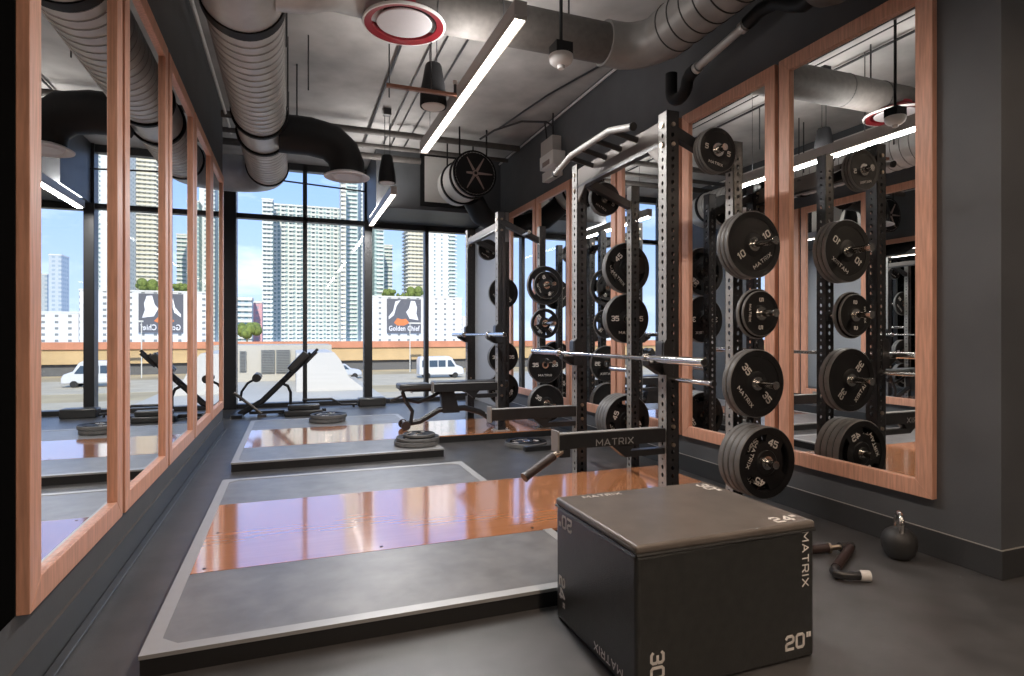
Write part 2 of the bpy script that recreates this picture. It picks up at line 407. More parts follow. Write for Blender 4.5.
for i in range(6):
    y0 = 2.20 + 1.12 * i; mirror(1, y0, y0 + 1.08, .32, 3.18, LR[i], 'wood-framed mirrors on the right wall')

# ================================================================== PLATFORMS
def platform(y0, y1, w0, w1_, label):
    H = .08; x0, x1, x2 = -.51, 1.43, 2.98; rim = .055
    t = thing('lifting_platform', label, 'platform', ((x0 + x2) / 2, (y0 + y1) / 2, 0), 0, 'lifting platforms on the rubber floor')
    def rr(a0, b0, a1, b1, r, n=5):
        p = []
        for (cx, cy, st) in ((a1 - r, b0 + r, -PI / 2), (a1 - r, b1 - r, 0), (a0 + r, b1 - r, PI / 2), (a0 + r, b0 + r, PI)):
            p += [(cx + r * math.cos(st + PI / 2 * k / n), cy + r * math.sin(st + PI / 2 * k / n)) for k in range(n + 1)]
        return p
    b = MB().box((x0 + .004, y0 + .004, 0), (x1 - .004, y1 - .004, H - .012)); b.box((x1 - .004, w0, 0), (x2, w1_, H - .012))
    b.build('base', 'platform_edge', t, 0, True)
    # rubber bays in front of and behind the wooden strip
    g = .003
    for (a, c) in ((y0 + rim, w0 - g), (w1_ + g, y1 - rim)):
        MB().prism(rr(x0 + rim, a, x1 - rim, c, .012), 'z', H - .012, H).build('rubber_inlay', 'platform_rubber', t, 0, True)
    tm = MB().use('aluminium_trim')
    tm.prism([(x0, y0), (x1, y0), (x1 - rim, y0 + rim), (x0 + rim, y0 + rim)], 'z', H - .012, H + .003)
    tm.prism([(x0, y1), (x1, y1), (x1 - rim, y1 - rim), (x0 + rim, y1 - rim)], 'z', H - .012, H + .003)
    tm.prism([(x0, y0), (x0, y1), (x0 + rim, y1 - rim), (x0 + rim, y0 + rim)], 'z', H - .012, H + .003)
    tm.prism([(x1, y0), (x1, w0), (x1 - rim, w0), (x1 - rim, y0 + rim)], 'z', H - .012, H + .003)
    tm.prism([(x1, y1), (x1, w1_), (x1 - rim, w1_), (x1 - rim, y1 - rim)], 'z', H - .012, H + .003)
    for (cx, cy, sx, sy) in ((x0 + rim, y0 + rim, 1, 1), (x0 + rim, y1 - rim, 1, -1), (x1 - rim, y0 + rim, -1, 1), (x1 - rim, y1 - rim, -1, -1)):
        tm.prism([(cx, cy), (cx + sx * .06, cy), (cx, cy + sy * .06)], 'z', H, H + .003)
    tm.build('trim', None, t, 0, True)
    wd = MB().box((x0 + rim, w0, H - .012), (x2, w1_, H + .001))
    wp = wd.build('wood_deck', 'platform_wood', t, 0, True)
    for X in (x0 + .11, .45, x1 - .1, 2.2):
        for Y in (w0 + .05, w1_ - .05, (w0 + w1_) / 2 if X < 0 else w0 + .05): MB().cyl((X, Y, H + .001), (X, Y, H + .0025), .009, 10).build('screw', 'black_steel', wp, 0, True)
    return t
platform(2.41, 5.12, 3.16, 4.37, 'large near lifting platform, orange wood strip between two grey rubber bays')
platform(5.76, 8.52, 6.50, 7.66, 'far lifting platform with plate stacks on it, nearer the windows')

# ================================================================== PLATES
KIND = {'45': (.234, .046), '35': (.226, .040), '10L': (.224, .034), '10': (.165, .030), '25': (.180, .034), '5': (.150, .022), 'open': (.182, .034)}
_pl = {}
def plate_proto(kind):
    if kind in _pl: return _pl[kind]
    r, t = KIND[kind]; h = t / 2; parts = []
    body = MB().use('plate_rubber')
    grip = kind in ('45', 'open', '10', '5g')
    ri = r * .80; rh = r * (.33 if kind != '10' else .42)
    def ring(p): body.lathe(p + [p[0]], (0, 0, 0), (0, -1, 0), 48, False)
    body.use('plate_rubber')
    # outer ring: face lip
    ring([(ri, -h * .8), (r - .006, -h), (r - .006, h), (ri, h * .8)])
    # tread of the ring, greyed to paint in the window light it catches
    body.use('lit_rim_grey'); body.lathe([(r - .006, -h), (r, -h + .006), (r, h - .006), (r - .006, h)], (0, 0, 0), (0, -1, 0), 48, False)
    body.use('plate_rubber')
    ring([(.026, -h * .85), (rh, -h * .85), (rh + .01, -h * .5), (rh + .01, h * .5), (rh, h * .85), (.026, h * .85)])
    holes = []
    if grip:
        n = 3 if kind != 'open' else 4
        wide = .62 if kind != 'open' else .50
        for k in range(n):
            a = PI / 2 + .5 + 2 * PI * k / n; r0, r1 = rh + .012, ri - .004; pa = []
            for i in range(7): q = a - wide + 2 * wide * i / 6; pa.append((r1 * math.cos(q), r1 * math.sin(q)))
            for i in range(7): q = a + (wide - .1) - 2 * (wide - .1) * i / 6; rr = r0 if kind == 'open' else (r0 + r1) / 2; pa.append((rr * math.cos(q), rr * math.sin(q)))
            holes.append(pa)
    vs, fs = perforated(circ(0, 0, ri + .002, 40), holes + [circ(0, 0, .026, 16)], t * .62)
    body.add(vs, fs, Matrix.Rotation(PI / 2, 4, 'X'))
    parts.append(('plate_body', body.mesh('plate_body'), None))
    hub = MB().use('chrome'); hub.lathe([(.026, -h - .003), (.062 if kind == '35' else .040, -h - .003), (.064 if kind == '35' else .042, -h + .004), (.046, h - .004), (.044, h + .003), (.026, h + .003), (.026, -h - .003)], (0, 0, 0), (0, -1, 0), 24, False)
    parts.append(('hub', hub.mesh('hub'), None))
    num = kind[:2] if kind not in ('open', '5', '10L') else {'open': '25', '5': '5', '10L': '10'}[kind]
    rt = (rh + ri) / 2 if r > .2 else (rh + ri) / 2 + .006
    for sgn in (-1, 1):         # both faces carry the same marks
        fy = sgn * (h * .8 + .0016) if False else sgn * (t * .31 + .0012)
        for a in (0, PI):
            d = V(math.cos(a), 0, math.sin(a)); up = d if kind in ('45',) else V(0, 0, 1)
            right = V(1, 0, 0) if sgn < 0 else V(-1, 0, 0)
            u = d if kind == '45' else V(0, 0, 1)
            xr = u.cross(V(0, -sgn, 0)) * -1
            zdir = V(0, sgn, 0); xr = u.cross(zdir)
            parts.append(('number', stroke_mesh(num, .055 if r > .2 else .04, 'plate_ink'), axes(xr, u, (d.x * rt, fy, d.z * rt))))
        d = V(0, 0, -1); u = V(0, 0, 1); zdir = V(0, sgn, 0); xr = u.cross(zdir)
        parts.append(('lettering', stroke_mesh('MATRIX', .034 if r > .2 else .022, 'plate_ink'), axes(xr, u, (0, fy, -rt))))
    _pl[kind] = parts; return parts
def plate(kind, loc, label, group, roll=0, tilt=None):
    t = thing('weight_plate', label, 'weight plate', loc, 0, group)
    t.rotation_euler = tilt if tilt else (0, roll, 0)
    for (n, me, mx_) in plate_proto(kind):
        o = bpy.data.objects.new(n, me); C.objects.link(o); o.parent = t
        if mx_ is not None: o.matrix_local = mx_
    return t
ORD = {1: [''], 2: ['front ', 'rear '], 3: ['front ', 'middle ', 'rear '], 4: ['front ', 'second ', 'third ', 'rearmost ']}

# ================================================================== RACKS
def post_mb(w_, H):
    holes = []
    z = .06; k = 0
    while z < H - .12:
        if k % 3 == 2: holes.append(circ(w_ / 2, z, .0075, 8))
        else: holes.append(circ(w_ / 2, z, .0125, 10, 1.25))
        z += .052; k += 1
    vs, fs = perforated([(0, 0), (w_, 0), (w_, H), (0, H)], holes, .004)
    return vs, fs
def rack(px_, py_, zoff, label, group, bar=True):
    """px_, py_: the near corner facing the platform; front posts .10 wide, rear posts .08"""
    t = thing('power_rack', label, 'rack', (px_, py_ + .7, 0), 0, group)
    W, R, S, D = .095, .08, 1.29, .54
    tops = {'f': 2.69, 'r': 2.55}
    for (x, y, ww, top, bz, face) in ((px_, py_, W, 2.69, .081, 'silver_steel'), (px_, py_ + S, W, 2.69, 0, 'silver_steel'),
                                (px_ + D, py_, R, 2.55, .081, 'silver_steel'), (px_ + D, py_ + S, R, 2.55, 0, 'silver_steel')):
        H = top - bz; vs, fs = post_mb(ww, H); mb = MB()
        # face towards the platform is bare silver, the others black
        mb.use(face); mb.add(vs, fs, Matrix.Translation((x + .002, y, bz)) @ Matrix(((0, 0, 1, 0), (1, 0, 0, 0), (0, 1, 0, 0), (0, 0, 0, 1))))
        mb.use('black_steel'); mb.add(vs, fs, Matrix.Translation((x + ww - .002, y, bz)) @ Matrix(((0, 0, 1, 0), (1, 0, 0, 0), (0, 1, 0, 0), (0, 0, 0, 1))))
        for yy in (y + .002, y + ww - .002):
            mb.add(vs, fs, Matrix.Translation((x, yy, bz)) @ Matrix(((1, 0, 0, 0), (0, 0, 1, 0), (0, 1, 0, 0), (0, 0, 0, 1))))
        mb.box((x, y, top - .004), (x + ww, y + ww, top))
        mb.build('upright', None, t, 0, True)
        # foot
        fb = MB().box((x - .05, y - .02, bz), (x + ww + .05, y + ww + .02, bz + .01))
        fb.use('brass_bolt')
        for dx in (-.035, ww + .035): fb.cyl((x + dx, y + ww / 2, bz + .01), (x + dx, y + ww / 2, bz + .025), .012, 8)
        fb.mats = ['silver_steel', 'brass_bolt']
        fb.build('foot_plate', None, t, 0, True)
    # front crossmember between the two tall posts, facing the platform
    cb = MB().use('dark_silver')
    cb.box((px_ + .005, py_ + W, 2.50), (px_ + .03, py_ + S, 2.64 if bar else 2.57)); cb.use('black_steel'); cb.box((px_ + .005, py_ + W, 2.478), (px_ + .06, py_ + S, 2.50))
    cb.use('dark_silver')
    for (ya, s_) in ((py_ + W, 1), (py_ + S, -1)): cb.prism([(ya, 2.50), (ya + s_ * (.16 if bar else .08), 2.50), (ya, 2.36 if bar else 2.42)], 'x', px_ + .006, px_ + .02)
    cb.build('crossbeam', None, t, .002, True)
    # pull-up bar with bent ends, on four stub tubes
    yc = py_ + S / 2 + W / 2; X = px_ - .20
    pu = MB().use('silver_steel')
    pts = [(X + .0, yc - .60, 2.585), (X, yc - .30, 2.655), (X, yc + .30, 2.655), (X, yc + .60, 2.585)]
    pu.sweep(pts, .024, 14); pu.use('black_steel'); pu.cyl((X, yc - .61, 2.583), (X, yc - .597, 2.586), .028, 14); pu.cyl((X, yc + .597, 2.586), (X, yc + .61, 2.583), .028, 14)
    for dy in (-.33, -.11, .11, .33): pu.cyl((X, yc + dy, 2.645), (px_ + .03, yc + dy, 2.60), .021, 12)
    if bar: pu.build('pull_up_bar', None, t, 0, True)
    # sloping side beams from front post to rear post
    for yy, in ((py_ + .015,), (py_ + S + .015,)):
        sb = MB(); a = V(px_ + W, yy, 2.56); b = V(px_ + D, yy, 2.38)
        sb.prism([(a.x, a.z - .04), (a.x, a.z + .04), (b.x, b.z + .035), (b.x, b.z - .035)], 'y', yy, yy + .06)
        sb.build('side_beam', 'black_steel', t, .003, True)
    # bolts
    for (bx, by) in ((px_ + W / 2, py_ - .001), (px_ + W / 2, py_ + S - .001)):
        for z in (2.60, 2.47, .62, .50): MB().cyl((bx, by, z), (bx, by - .012, z), .014, 10).build('bolt', 'brass_bolt', t, 0, True)
        for z in (2.60, 2.47): MB().cyl((px_ - .012, by + W / 2, z), (px_, by + W / 2, z), .016, 10).build('bolt', 'brass_bolt', t, 0, True)
    # storage pegs
    for (yy, s_, zs) in ((py_, -1, (.395, .90, 1.36, 1.82)), (py_ + S + R, 1, (.44, .90, 1.37, 1.83))):
        for z in zs:
            p = MB().use('black_steel'); xx = px_ + D + R / 2
            p.box((xx - .035, yy, z - .035), (xx + .035, yy + s_ * .012, z + .035)); p.use('chrome'); p.cyl((xx, yy + s_ * .01, z), (xx, yy + s_ * .335, z), .0225, 16); p.cyl((xx, yy + s_ * .333, z), (xx, yy + s_ * .342, z), .026, 16)
            p.build('storage_peg', None, t, 0, True)
    # small upper horns on the side beams
    for (yy, s_) in ((py_ + .015, -1), (py_ + S + .075, 1)):
        p = MB().use('chrome'); p.cyl((px_ + .34, yy, 2.44), (px_ + .34, yy + s_ * .17, 2.44), .0225, 16); p.build('storage_peg', None, t, 0, True)
    # bar hooks
    for yy in (py_, py_ + S):
        jz = zoff; j = MB().use('black_steel')
        j.prism([(px_ - .008, jz - .10), (px_ - .008, jz + .10), (px_ - .018, jz + .12), (px_ - .030, jz + .10), (px_ - .030, jz - .024), (px_ - .115, jz - .024), (px_ - .120, jz - .008), (px_ - .130, jz - .008), (px_ - .128, jz - .04), (px_ - .03, jz - .10)], 'y', yy + .01, yy + W - .01)
        j.prism([(px_ - .03, jz - .1), (px_ + .05, jz - .1), (px_ + .05, jz + .10), (px_ + .03, jz + .13), (px_ - .01, jz + .13), (px_ - .03, jz + .10)], 'y', yy - .010, yy - .002)
        j.use('silver_steel'); j.box((px_ - .124, yy + .012, jz - .024), (px_ - .03, yy + W - .012, jz - .018))
        j.build('bar_hook', None, t, .002, True)
    # spotter arms
    for yy in (py_ + .01, py_ + S + .01):
        a = MB().use('black_steel'); x0 = px_ - .77; dz = 0 if bar else (.045 if yy < py_ + .5 else -.07)
        a.box((x0, yy, .52), (px_ - .002, yy + .075, .61))
        a.prism([(px_ - .40, .522), (px_ - .30, .44), (px_ - .002, .44), (px_ - .002, .48), (px_ - .26, .48), (px_ - .22, .522)], 'y', yy + .008, yy + .067)
        a.use('silver_steel'); a.box((x0 - .012, yy - .012, .505), (x0, yy + .087, .635)); a.box((x0, yy + .01, .61), (px_ - .03, yy + .065, .614)); a.v = [p + V(0, 0, dz) for p in a.v]
        am = a.build('spotter_arm', None, t, .003, True)
        if yy < py_ + .5 and bar: text('MATRIX', .052, 'aluminium_trim', am, (1, 0, 0), (0, 0, 1), tuple(basis(t).inverted() @ V(px_ - .38, yy - .0016, .548)))
    return t, (W, R, S, D)
r1, dims = rack(2.29, 3.24, 1.06, 'black near power rack with silver perforated posts, beside the jump box', 'power racks along the right wall')
r2, dims = rack(2.29, 6.60, 1.22, 'far power rack near the windows, standing on the far platform', 'power racks along the right wall', False)
# angled pad handle under the near arm
gh = MB().use('grip_rubber'); gh.cyl((1.49, 3.26, .485), (1.29, 3.22, .385), .027, 14); gh.use('black_steel'); gh.cyl((1.292, 3.221, .386), (1.28, 3.218, .380), .031, 14)
gh.use('brass_bolt'); gh.cyl((1.55, 3.27, .505), (1.49, 3.26, .485), .018, 10); gh.use('black_steel'); gh.box((1.53, 3.255, .47), (1.60, 3.30, .52))
gh.mats[0] = 'grip_rubber'; gh.build('grip_handle', None, r1, 0, True, 'dark brown rubber grip handle')

def load(px_, py_, W, R, S, D, rk, table):
    for (end, idx, z, kinds, roll) in table:
        if end == 'n': y = py_ - (({BT: .072, T3: .10}.get(idx, .045) if rk == 'near' else .045) if kinds != ['10', '5'] else .16); s_ = -1
        else: y = py_ + S + R + .045; s_ = 1
        xx = px_ + D + R / 2; n = len(kinds)
        for i, k in enumerate(kinds):
            tk = KIND[k][1]; yc = y + s_ * tk / 2; y += s_ * (tk + .004)
            nm = ORD[n][n - 1 - i] if s_ < 0 else ORD[n][i]
            endn = 'near' if end == 'n' else 'far'
            plate(k, (xx, yc, z), '%splate on the %s, %s side of the %s rack' % (nm, idx, endn, rk), 'weight plates stored on the %s rack' % rk, roll + .3 * i * (i % 2))
BT, T3, T2, T1 = 'lowest peg', 'second peg from the bottom', 'third peg from the bottom', 'top post peg'
load(2.29, 3.24, *dims, 'near', [('n', BT, .395, ['45', '45', '45', '45'], 1.1), ('n', T3, .90, ['35', '35'], .55), ('n', T2, 1.36, ['10', '5'], 1.3),
     ('n', T1, 1.82, ['10L', '10L', '10L'], -.6), ('f', BT, .44, ['45', '45', '45', '45'], .4), ('f', T2, 1.37, ['35', '10L'], 0), ('f', T1, 1.83, ['45', '10L'], .8)])
load(2.29, 6.60, *dims, 'far', [('n', BT, .395, ['35', '35'], .3), ('n', T3, .86, ['35'], 0), ('n', T2, 1.36, ['open'], .8), ('n', T1, 1.82, ['45', '10'], .9),
     ('f', BT, .44, ['45', '35'], .4), ('f', T3, .90, ['35', '35'], 0), ('f', T1, 1.83, ['35'], .8)])
for (px_, py_, rk) in ((2.29, 3.24, 'near'), (2.29, 6.60, 'far')):
    if rk == 'near':
        y = py_ + .015 - .03
        for i in range(3):
            plate('5', (px_ + .34, y - .011 - .026 * i, 2.44), '%ssmall black plate on the upper horn, near side of the near rack' % ORD[3][2 - i], 'small plates on the near rack upper horn', .2)
    y = py_ + 1.29 + .075 + .03
    for i in range(2):
        plate('5', (px_ + .34, y + .011 + .026 * i, 2.44), '%ssmall black plate on the upper horn, far side of the %s rack' % (ORD[2][i], rk), 'small plates on the %s rack far horn' % rk, .5)

# barbells
def barbell(x, y0, y1, z, label):
    t = thing('barbell', label, 'barbell', (x, (y0 + y1) / 2, z), 0, 'olympic barbells in the rack hooks')
    s0, s1 = y0 + .59, y1 - .62
    MB().cyl((x, s0, z), (x, s1, z), .0145, 16).build('shaft', 'chrome', t, 0, True)
    for (a, b) in ((s0, y0), (s1, y1)):
        d = 1 if b > a else -1
        sl = MB().use('chrome'); sl.cyl((x, a, z), (x, b, z), .0255, 20); sl.cyl((x, a, z), (x, a + d * .03, z), .037, 20); sl.cyl((x, a - d * .012, z), (x, a, z), .028, 20)
        so_ = sl.build('sleeve', None, t, .002, True)
        MB().cyl((x, b, z), (x, b + d * .0015, z), .017, 16).build('end_cap', 'black_steel', so_, 0, True)
barbell(2.205, 2.76, 5.30, 1.064, 'steel barbell racked across the near rack')
barbell(2.205, 6.12, 8.35, 1.224, 'steel barbell racked across the far rack by the windows')
# safety pins poking out of the near rack
sp = MB().use('chrome'); sp.cyl((2.34, 2.86, .93), (2.34, 3.238, .93), .014, 12); sp.use('black_steel'); sp.cyl((2.34, 2.84, .93), (2.34, 2.862, .93), .019, 12)
sp.mats = ['chrome', 'black_steel']; sp.build('safety_pin', None, r1, 0, True)

# ================================================================== PLATE STACKS ON THE FLOOR
FL = (PI / 2, 0, .4)
z = .084
for i, (k, lb) in enumerate((('45', 'bottom plate of the stack at the far platform corner, under the bench foot'), ('10L', 'middle plate of the stack at the far platform corner'), ('10', 'small top plate of the stack at the far platform corner'))):
    tk = KIND[k][1]; plate(k, (1.22 + .01 * i, 6.10 - .01 * i, z + tk / 2), lb, 'plates stacked at the far platform corner', 0, (PI / 2, 0, .5 * i)); z += tk + .003
z = .084
for i, lb in enumerate(('lower plate of the pair lying on the far platform by the windows', 'upper plate of the pair lying on the far platform by the windows')):
    plate('45', (.44 + .015 * i, 8.14, z + .023), lb, 'pair of plates lying on the far platform', 0, (PI / 2, 0, 1.2 * i)); z += .049
plate('45', (2.43, 6.05, .024), 'worn grip plate lying flat on the floor between the platforms', 'loose floor plate', 0, (PI / 2, 0, .2))  # grey tread is painted window light, not wear
lm = thing('landmine_bar', 'short black square bar lying beside the loose grip plate', 'bar', (2.35, 5.72, 0))
MB().box((2.28, 5.70, .0), (2.62, 5.76, .05)).build('bar', 'black_steel', lm, .004, True)
MB().cyl((2.62, 5.73, .03), (2.72, 5.73, .03), .022, 14).build('pivot', 'silver_steel', lm, 0, True)

# ================================================================== BENCH (far)
bn = thing('weight_bench', 'black adjustable weight bench standing on the far platform', 'bench', (1.9, 7.1, .082))
def pad(x0, x1, y0, y1, z0, z1, name, parent, m_='pad_vinyl'):
    o = MB().box((x0, y0, z0), (x1, y1, z1)).build(name, m_, parent, .02, True); o.modifiers['bevel'].segments = 3; return o
pad(1.19, 1.57, 6.95, 7.25, .565, .635, 'seat', bn); pad(1.62, 2.56, 6.95, 7.25, .565, .65, 'back_pad', bn)
f = MB().use('black_steel')
f.sweep([(1.30, 7.1, .15), (1.46, 7.1, .17), (1.70, 7.1, .30), (2.02, 7.1, .31), (2.22, 7.1, .25), (2.42, 7.1, .12)], .036, 12)
f.prism([(1.74, .26), (1.95, .26), (1.87, .56), (1.70, .56)], 'y', 7.055, 7.145)
f.sweep([(1.24, 7.06, .54), (1.28, 7.06, .42), (1.36, 7.06, .30), (1.34, 7.06, .17)], .024, 10)
f.sweep([(1.28, 7.14, .44), (1.45, 7.14, .40), (1.62, 7.14, .46), (1.72, 7.14, .52)], .024, 10)
f.box((1.22, 7.0, .545), (1.70, 7.2, .57)); f.box((1.68, 7.03, .545), (2.5, 7.17, .57))
f.sweep([(1.95, 7.1, .55), (2.2, 7.1, .44), (2.40, 7.1, .44)], .016, 10)
f.build('frame', None, bn, 0, True)
MB().cyl((1.27, 7.0, .10 + .065), (1.27, 7.2, .10 + .065), .02, 12).build('front_foot', 'silver_steel', bn, 0, True)
for yy in (6.98, 7.19):
    MB().cyl((1.27, yy, .137), (1.27, yy + .03, .137), .055, 20).build('wheel', 'grip_rubber', bn, .004, True)
MB().box((2.38, 6.88, .082), (2.46, 7.32, .14)).build('rear_foot', 'black_steel', bn, .006, True)
h_ = MB().use('black_steel'); h_.cyl((1.27, 7.08, .50), (1.11, 7.08, .44), .012, 10); h_.cyl((1.16, 7.08, .459), (1.10, 7.08, .437), .018, 12); h_.build('lever', None, bn, 0, True)

# ================================================================== BACK EXTENSION BENCH by the windows
bx = thing('back_extension_bench', 'black back extension bench with roller pads in the window corner', 'exercise bench', (-.45, 9.6, 0))
Y0 = 9.65
f = MB().use('black_steel')
f.sweep([(-.74, Y0, .03), (-.42, Y0, .22), (.28, Y0, .93)], .044, 12, True); f.build('main_beam', None, bx, 0, True)
f = MB().use('black_steel'); f.sweep([(.18, Y0 + .05, .80), (.38, Y0 + .05, 1.00)], .022, 10); f.sweep([(.18, Y0 - .05, .77), (.36, Y0 - .05, .96)], .022, 10); f.build('handle_bars', None, bx, 0, True)
for dy in (-.13, .02):
    MB().box((-.19, dy, -.02), (.17, dy + .12, .085), Matrix.Translation((.12, Y0, .80)) @ Matrix.Rotation(-.82, 4, 'Y')).build('hip_pad', 'pad_vinyl', bx, .02, True)
f = MB().use('dark_silver'); f.sweep([(-.80, Y0 - .12, .37), (-.43, Y0 - .12, .05)], .022, 12); f.box((-.48, Y0 - .17, 0), (-.36, Y0 - .05, .035)); f.build('foot_plate_bar', None, bx, 0, True, 'bare steel foot bar')
f = MB().use('black_steel'); f.box((-.84, Y0 - .25, 0), (-.68, Y0 + .25, .05)); f.sweep([(-.72, Y0 - .05, .24), (-.70, Y0 - .05, .38), (-.62, Y0 - .05, .50), (-.50, Y0 - .05, .57)], .018, 12); f.build('roller_arm', None, bx, 0, True)
for dy in (-.22, .04): MB().cyl((-.49, Y0 + dy, .585), (-.49, Y0 + dy + .18, .585), .062, 20).build('roller_pad', 'pad_vinyl', bx, .008, True)
f = MB().use('black_steel'); f.sweep([(-.18, Y0, .50), (-.06, Y0, .44), (-.02, Y0, .34), (-.02, Y0, .08)], .022, 12); f.box((-.2, Y0 - .02, .02), (.05, Y0 + .24, .06)); f.box((-.60, Y0 - .025, .03), (.5, Y0 + .025, .075)); f.build('support_leg', None, bx, 0, True)
MB().ball((-.11, Y0 - .06, .55), .028, 12).build('adjustment_knob', 'black_steel', bx, 0, True)
# folded step pads & low mats along the window
for (x0, x1, y0, y1, z0, z1, lb) in ((-.11, .44, 9.38, 9.62, 0.0, .085, 'lower long black foam block beside the back extension bench'), (-.06, .40, 9.40, 9.60, .087, .165, 'upper long black foam block beside the back extension bench'),
                              (1.06, 1.52, 10.25, 10.5, 0, .14, 'single short black foam block at the window foot')):
    tag(MB().box((x0, y0, z0), (x1, y1, z1)).build('foam_block', 'pad_vinyl', None, .02), lb, 'foam block', 'foam blocks along the window')
lb_ = MB().use('black_steel'); lb_.sweep([(.16, 10.3, .15), (.62, 10.3, .15), (.70, 10.3, .10), (.78, 10.3, .05), (1.04, 10.3, .045)], .02, 12); lb_.cyl((.2, 10.3, 0), (.2, 10.3, .15), .02, 10); lb_.cyl((.98, 10.3, 0), (.98, 10.3, .04), .02, 10)
tag(lb_.build('floor_bar', None, None), 'low bent black floor bar running along the window foot', 'bar')

# ================================================================== JUMP BOX
bxx = thing('jump_box', 'big black foam jump box printed 20, 24 and 30 inches in the foreground', 'plyo box', (1.47, 2.0, 0))
x0, x1, y0, y1, H = 1.075, 1.86, 1.69, 2.325, .516
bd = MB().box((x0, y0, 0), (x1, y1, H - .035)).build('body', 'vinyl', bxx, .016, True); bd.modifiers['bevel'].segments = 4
tp = MB().box((x0 - .003, y0 - .003, H - .032), (x1 + .003, y1 + .003, H)).build('top_cover', 'vinyl_top_lit', bxx, .012, True); tp.modifiers['bevel'].segments = 4
pp = MB().use('vinyl')
for (a, b) in (((x0, y0), (x1, y0)), ((x1, y0), (x1, y1)), ((x1, y1), (x0, y1)), ((x0, y1), (x0, y0))): pp.cyl((a[0], a[1], H - .034), (b[0], b[1], H - .034), .006, 8)
pp.build('piping', None, tp, 0, True)
st = MB().use('lit_rim_grey')
n = 60
for k in range(n):
    yk = y0 + .02 + (y1 - y0 - .04) * k / n; st.cyl((x0 - .0045, yk, H - .012), (x0 - .0045, yk + .006, H - .012), .0012, 4)
st.build('stitching', None, tp, 0, True)
inv = basis(bxx).inverted()
def bt(s, size, x, y, o, wide=1.15, par=None): return text(s, size, 'box_ink', par or bd, x, y, tuple(inv @ Vector(o)), wide=wide, ext=.0006, bold=.02)
fy = y0 - .0004
bt('20"', .066, (1, 0, 0), (0, 0, 1), (x1 - .082, fy, .072)); bt('30"', .066, (0, 0, -1), (1, 0, 0), (x0 + .082, fy, .088))
bt('MATRIX', .040, (0, 0, -1), (1, 0, 0), (x1 - .046, fy, .375), 1.3)
fx = x0 - .0004
bt('MATRIX', .040, (0, 1, 0), (0, 0, -1), (fx, y0 + .19, .042), 1.3)
bt('24"', .066, (0, 0, -1), (0, -1, 0), (fx, y1 - .06, .13)); bt('20"', .066, (0, 1, 0), (0, 0, -1), (fx, y1 - .09, .43))
ft = H + .0004
bt('MATRIX', .036, (1, 0, 0), (0, 1, 0), (x0 + .20, y1 - .045, ft), 1.3, tp); bt('30"', .066, (0, -1, 0), (1, 0, 0), (x1 - .06, y1 - .10, ft), 1.15, tp)
bt('24"', .066, (1, 0, 0), (0, 1, 0), (x1 - .09, y0 + .055, ft), 1.15, tp)

# ================================================================== KETTLEBELL & HANDLE ATTACHMENT
kb = thing('kettlebell', 'black rubber kettlebell with a steel handle by the right baseboard', 'kettlebell', (3.11, 2.27, 0))
MB().lathe([(.001, 0), (.052, 0), (.058, .004), (.080, .03), (.092, .065), (.096, .095), (.090, .125), (.074, .152), (.050, .170), (.030, .178), (.001, .180)], (0, 0, 0), (0, 0, 1), 32, False).build('body', 'kettle_rubber', kb)
hp = [V(0, -.046, .145), V(0, -.060, .185), V(0, -.062, .215), V(0, -.050, .240), V(0, -.028, .253), V(0, 0, .257), V(0, .028, .253), V(0, .050, .240), V(0, .062, .215), V(0, .060, .185), V(0, .046, .145)]
MB().sweep(hp, [.018, .016, .0155, .016, .0165, .017, .0165, .016, .0155, .016, .018], 16).build('handle', 'chrome', kb)
kb.rotation_euler = (0, 0, -.72); kb.scale = (.92, .92, .95)
ah = thing('handle_attachment', 'bent black bar handle with chrome end caps on the floor by the jump box', 'handle', (2.75, 2.35, 0))
a = MB().use('grip_rubber'); a.sweep([(2.665, 2.478, 0.030), (2.805, 2.458, 0.030)], .024, 14); a.use('brass_bolt'); a.cyl((2.805, 2.458, 0.030), (2.815, 2.454, 0.030), .028, 14); a.cyl((2.815, 2.454, 0.030), (2.881, 2.446, 0.030), .015, 12); a.use('black_steel'); a.cyl((2.881, 2.446, 0.030), (2.958, 2.434, 0.030), .026, 14)
a.build('long_grip', None, ah, 0, True)
a = MB().use('grip_rubber'); a.sweep([(2.915, 2.411, 0.032), (2.602, 2.233, 0.030)], .024, 14); a.use('black_steel'); a.sweep([(2.624, 2.245, 0.030), (2.560, 2.208, 0.030), (2.537, 2.177, 0.030), (2.550, 2.159, 0.030), (2.637, 2.120, 0.030)], .022, 14); a.build('bent_grip', None, ah, 0, True)
MB().cyl((2.632, 2.122, 0.030), (2.673, 2.100, 0.030), .0265, 18).build('end_cap', 'white_paint', ah, .003, True, 'pale end cap')

# ================================================================== DUCTS
def ribs(p0, p1, r, pitch, ridge=.006, smooth_to=None):
    """points and radii for a straight spiral-seam duct"""
    p0 = Vector(p0); p1 = Vector(p1); L = (p1 - p0).length; d = (p1 - p0) / L; P = [p0]; R_ = [r]; mt = []
    s = pitch
    while s < L - .02:
        for off, rr in ((-.006, r), (-.003, r + ridge), (.003, r + ridge), (.006, r)): P.append(p0 + d * (s + off)); R_.append(rr)
        mt += ['duct_metal', 'duct_metal', 'duct_seam_shade', 'duct_seam_shade']; s += pitch  # dark ridges paint in the shadow lines along the seams
    P.append(p1); R_.append(r); mt += ['duct_metal']
    return P, R_, mt
DX, DZ, DR = -.31, 3.48, .25
ld_ = thing('spiral_duct', 'big grey spiral ventilation duct running along the left side of the ceiling', 'air duct', (DX, 6.2, DZ))
P, R_, mt = ribs((DX, 4.28, DZ), (DX, 6.45, DZ), DR, .115); MB().sweep(P, R_, 40, True, 1, mt).build('duct_section', None, ld_, 0, True)
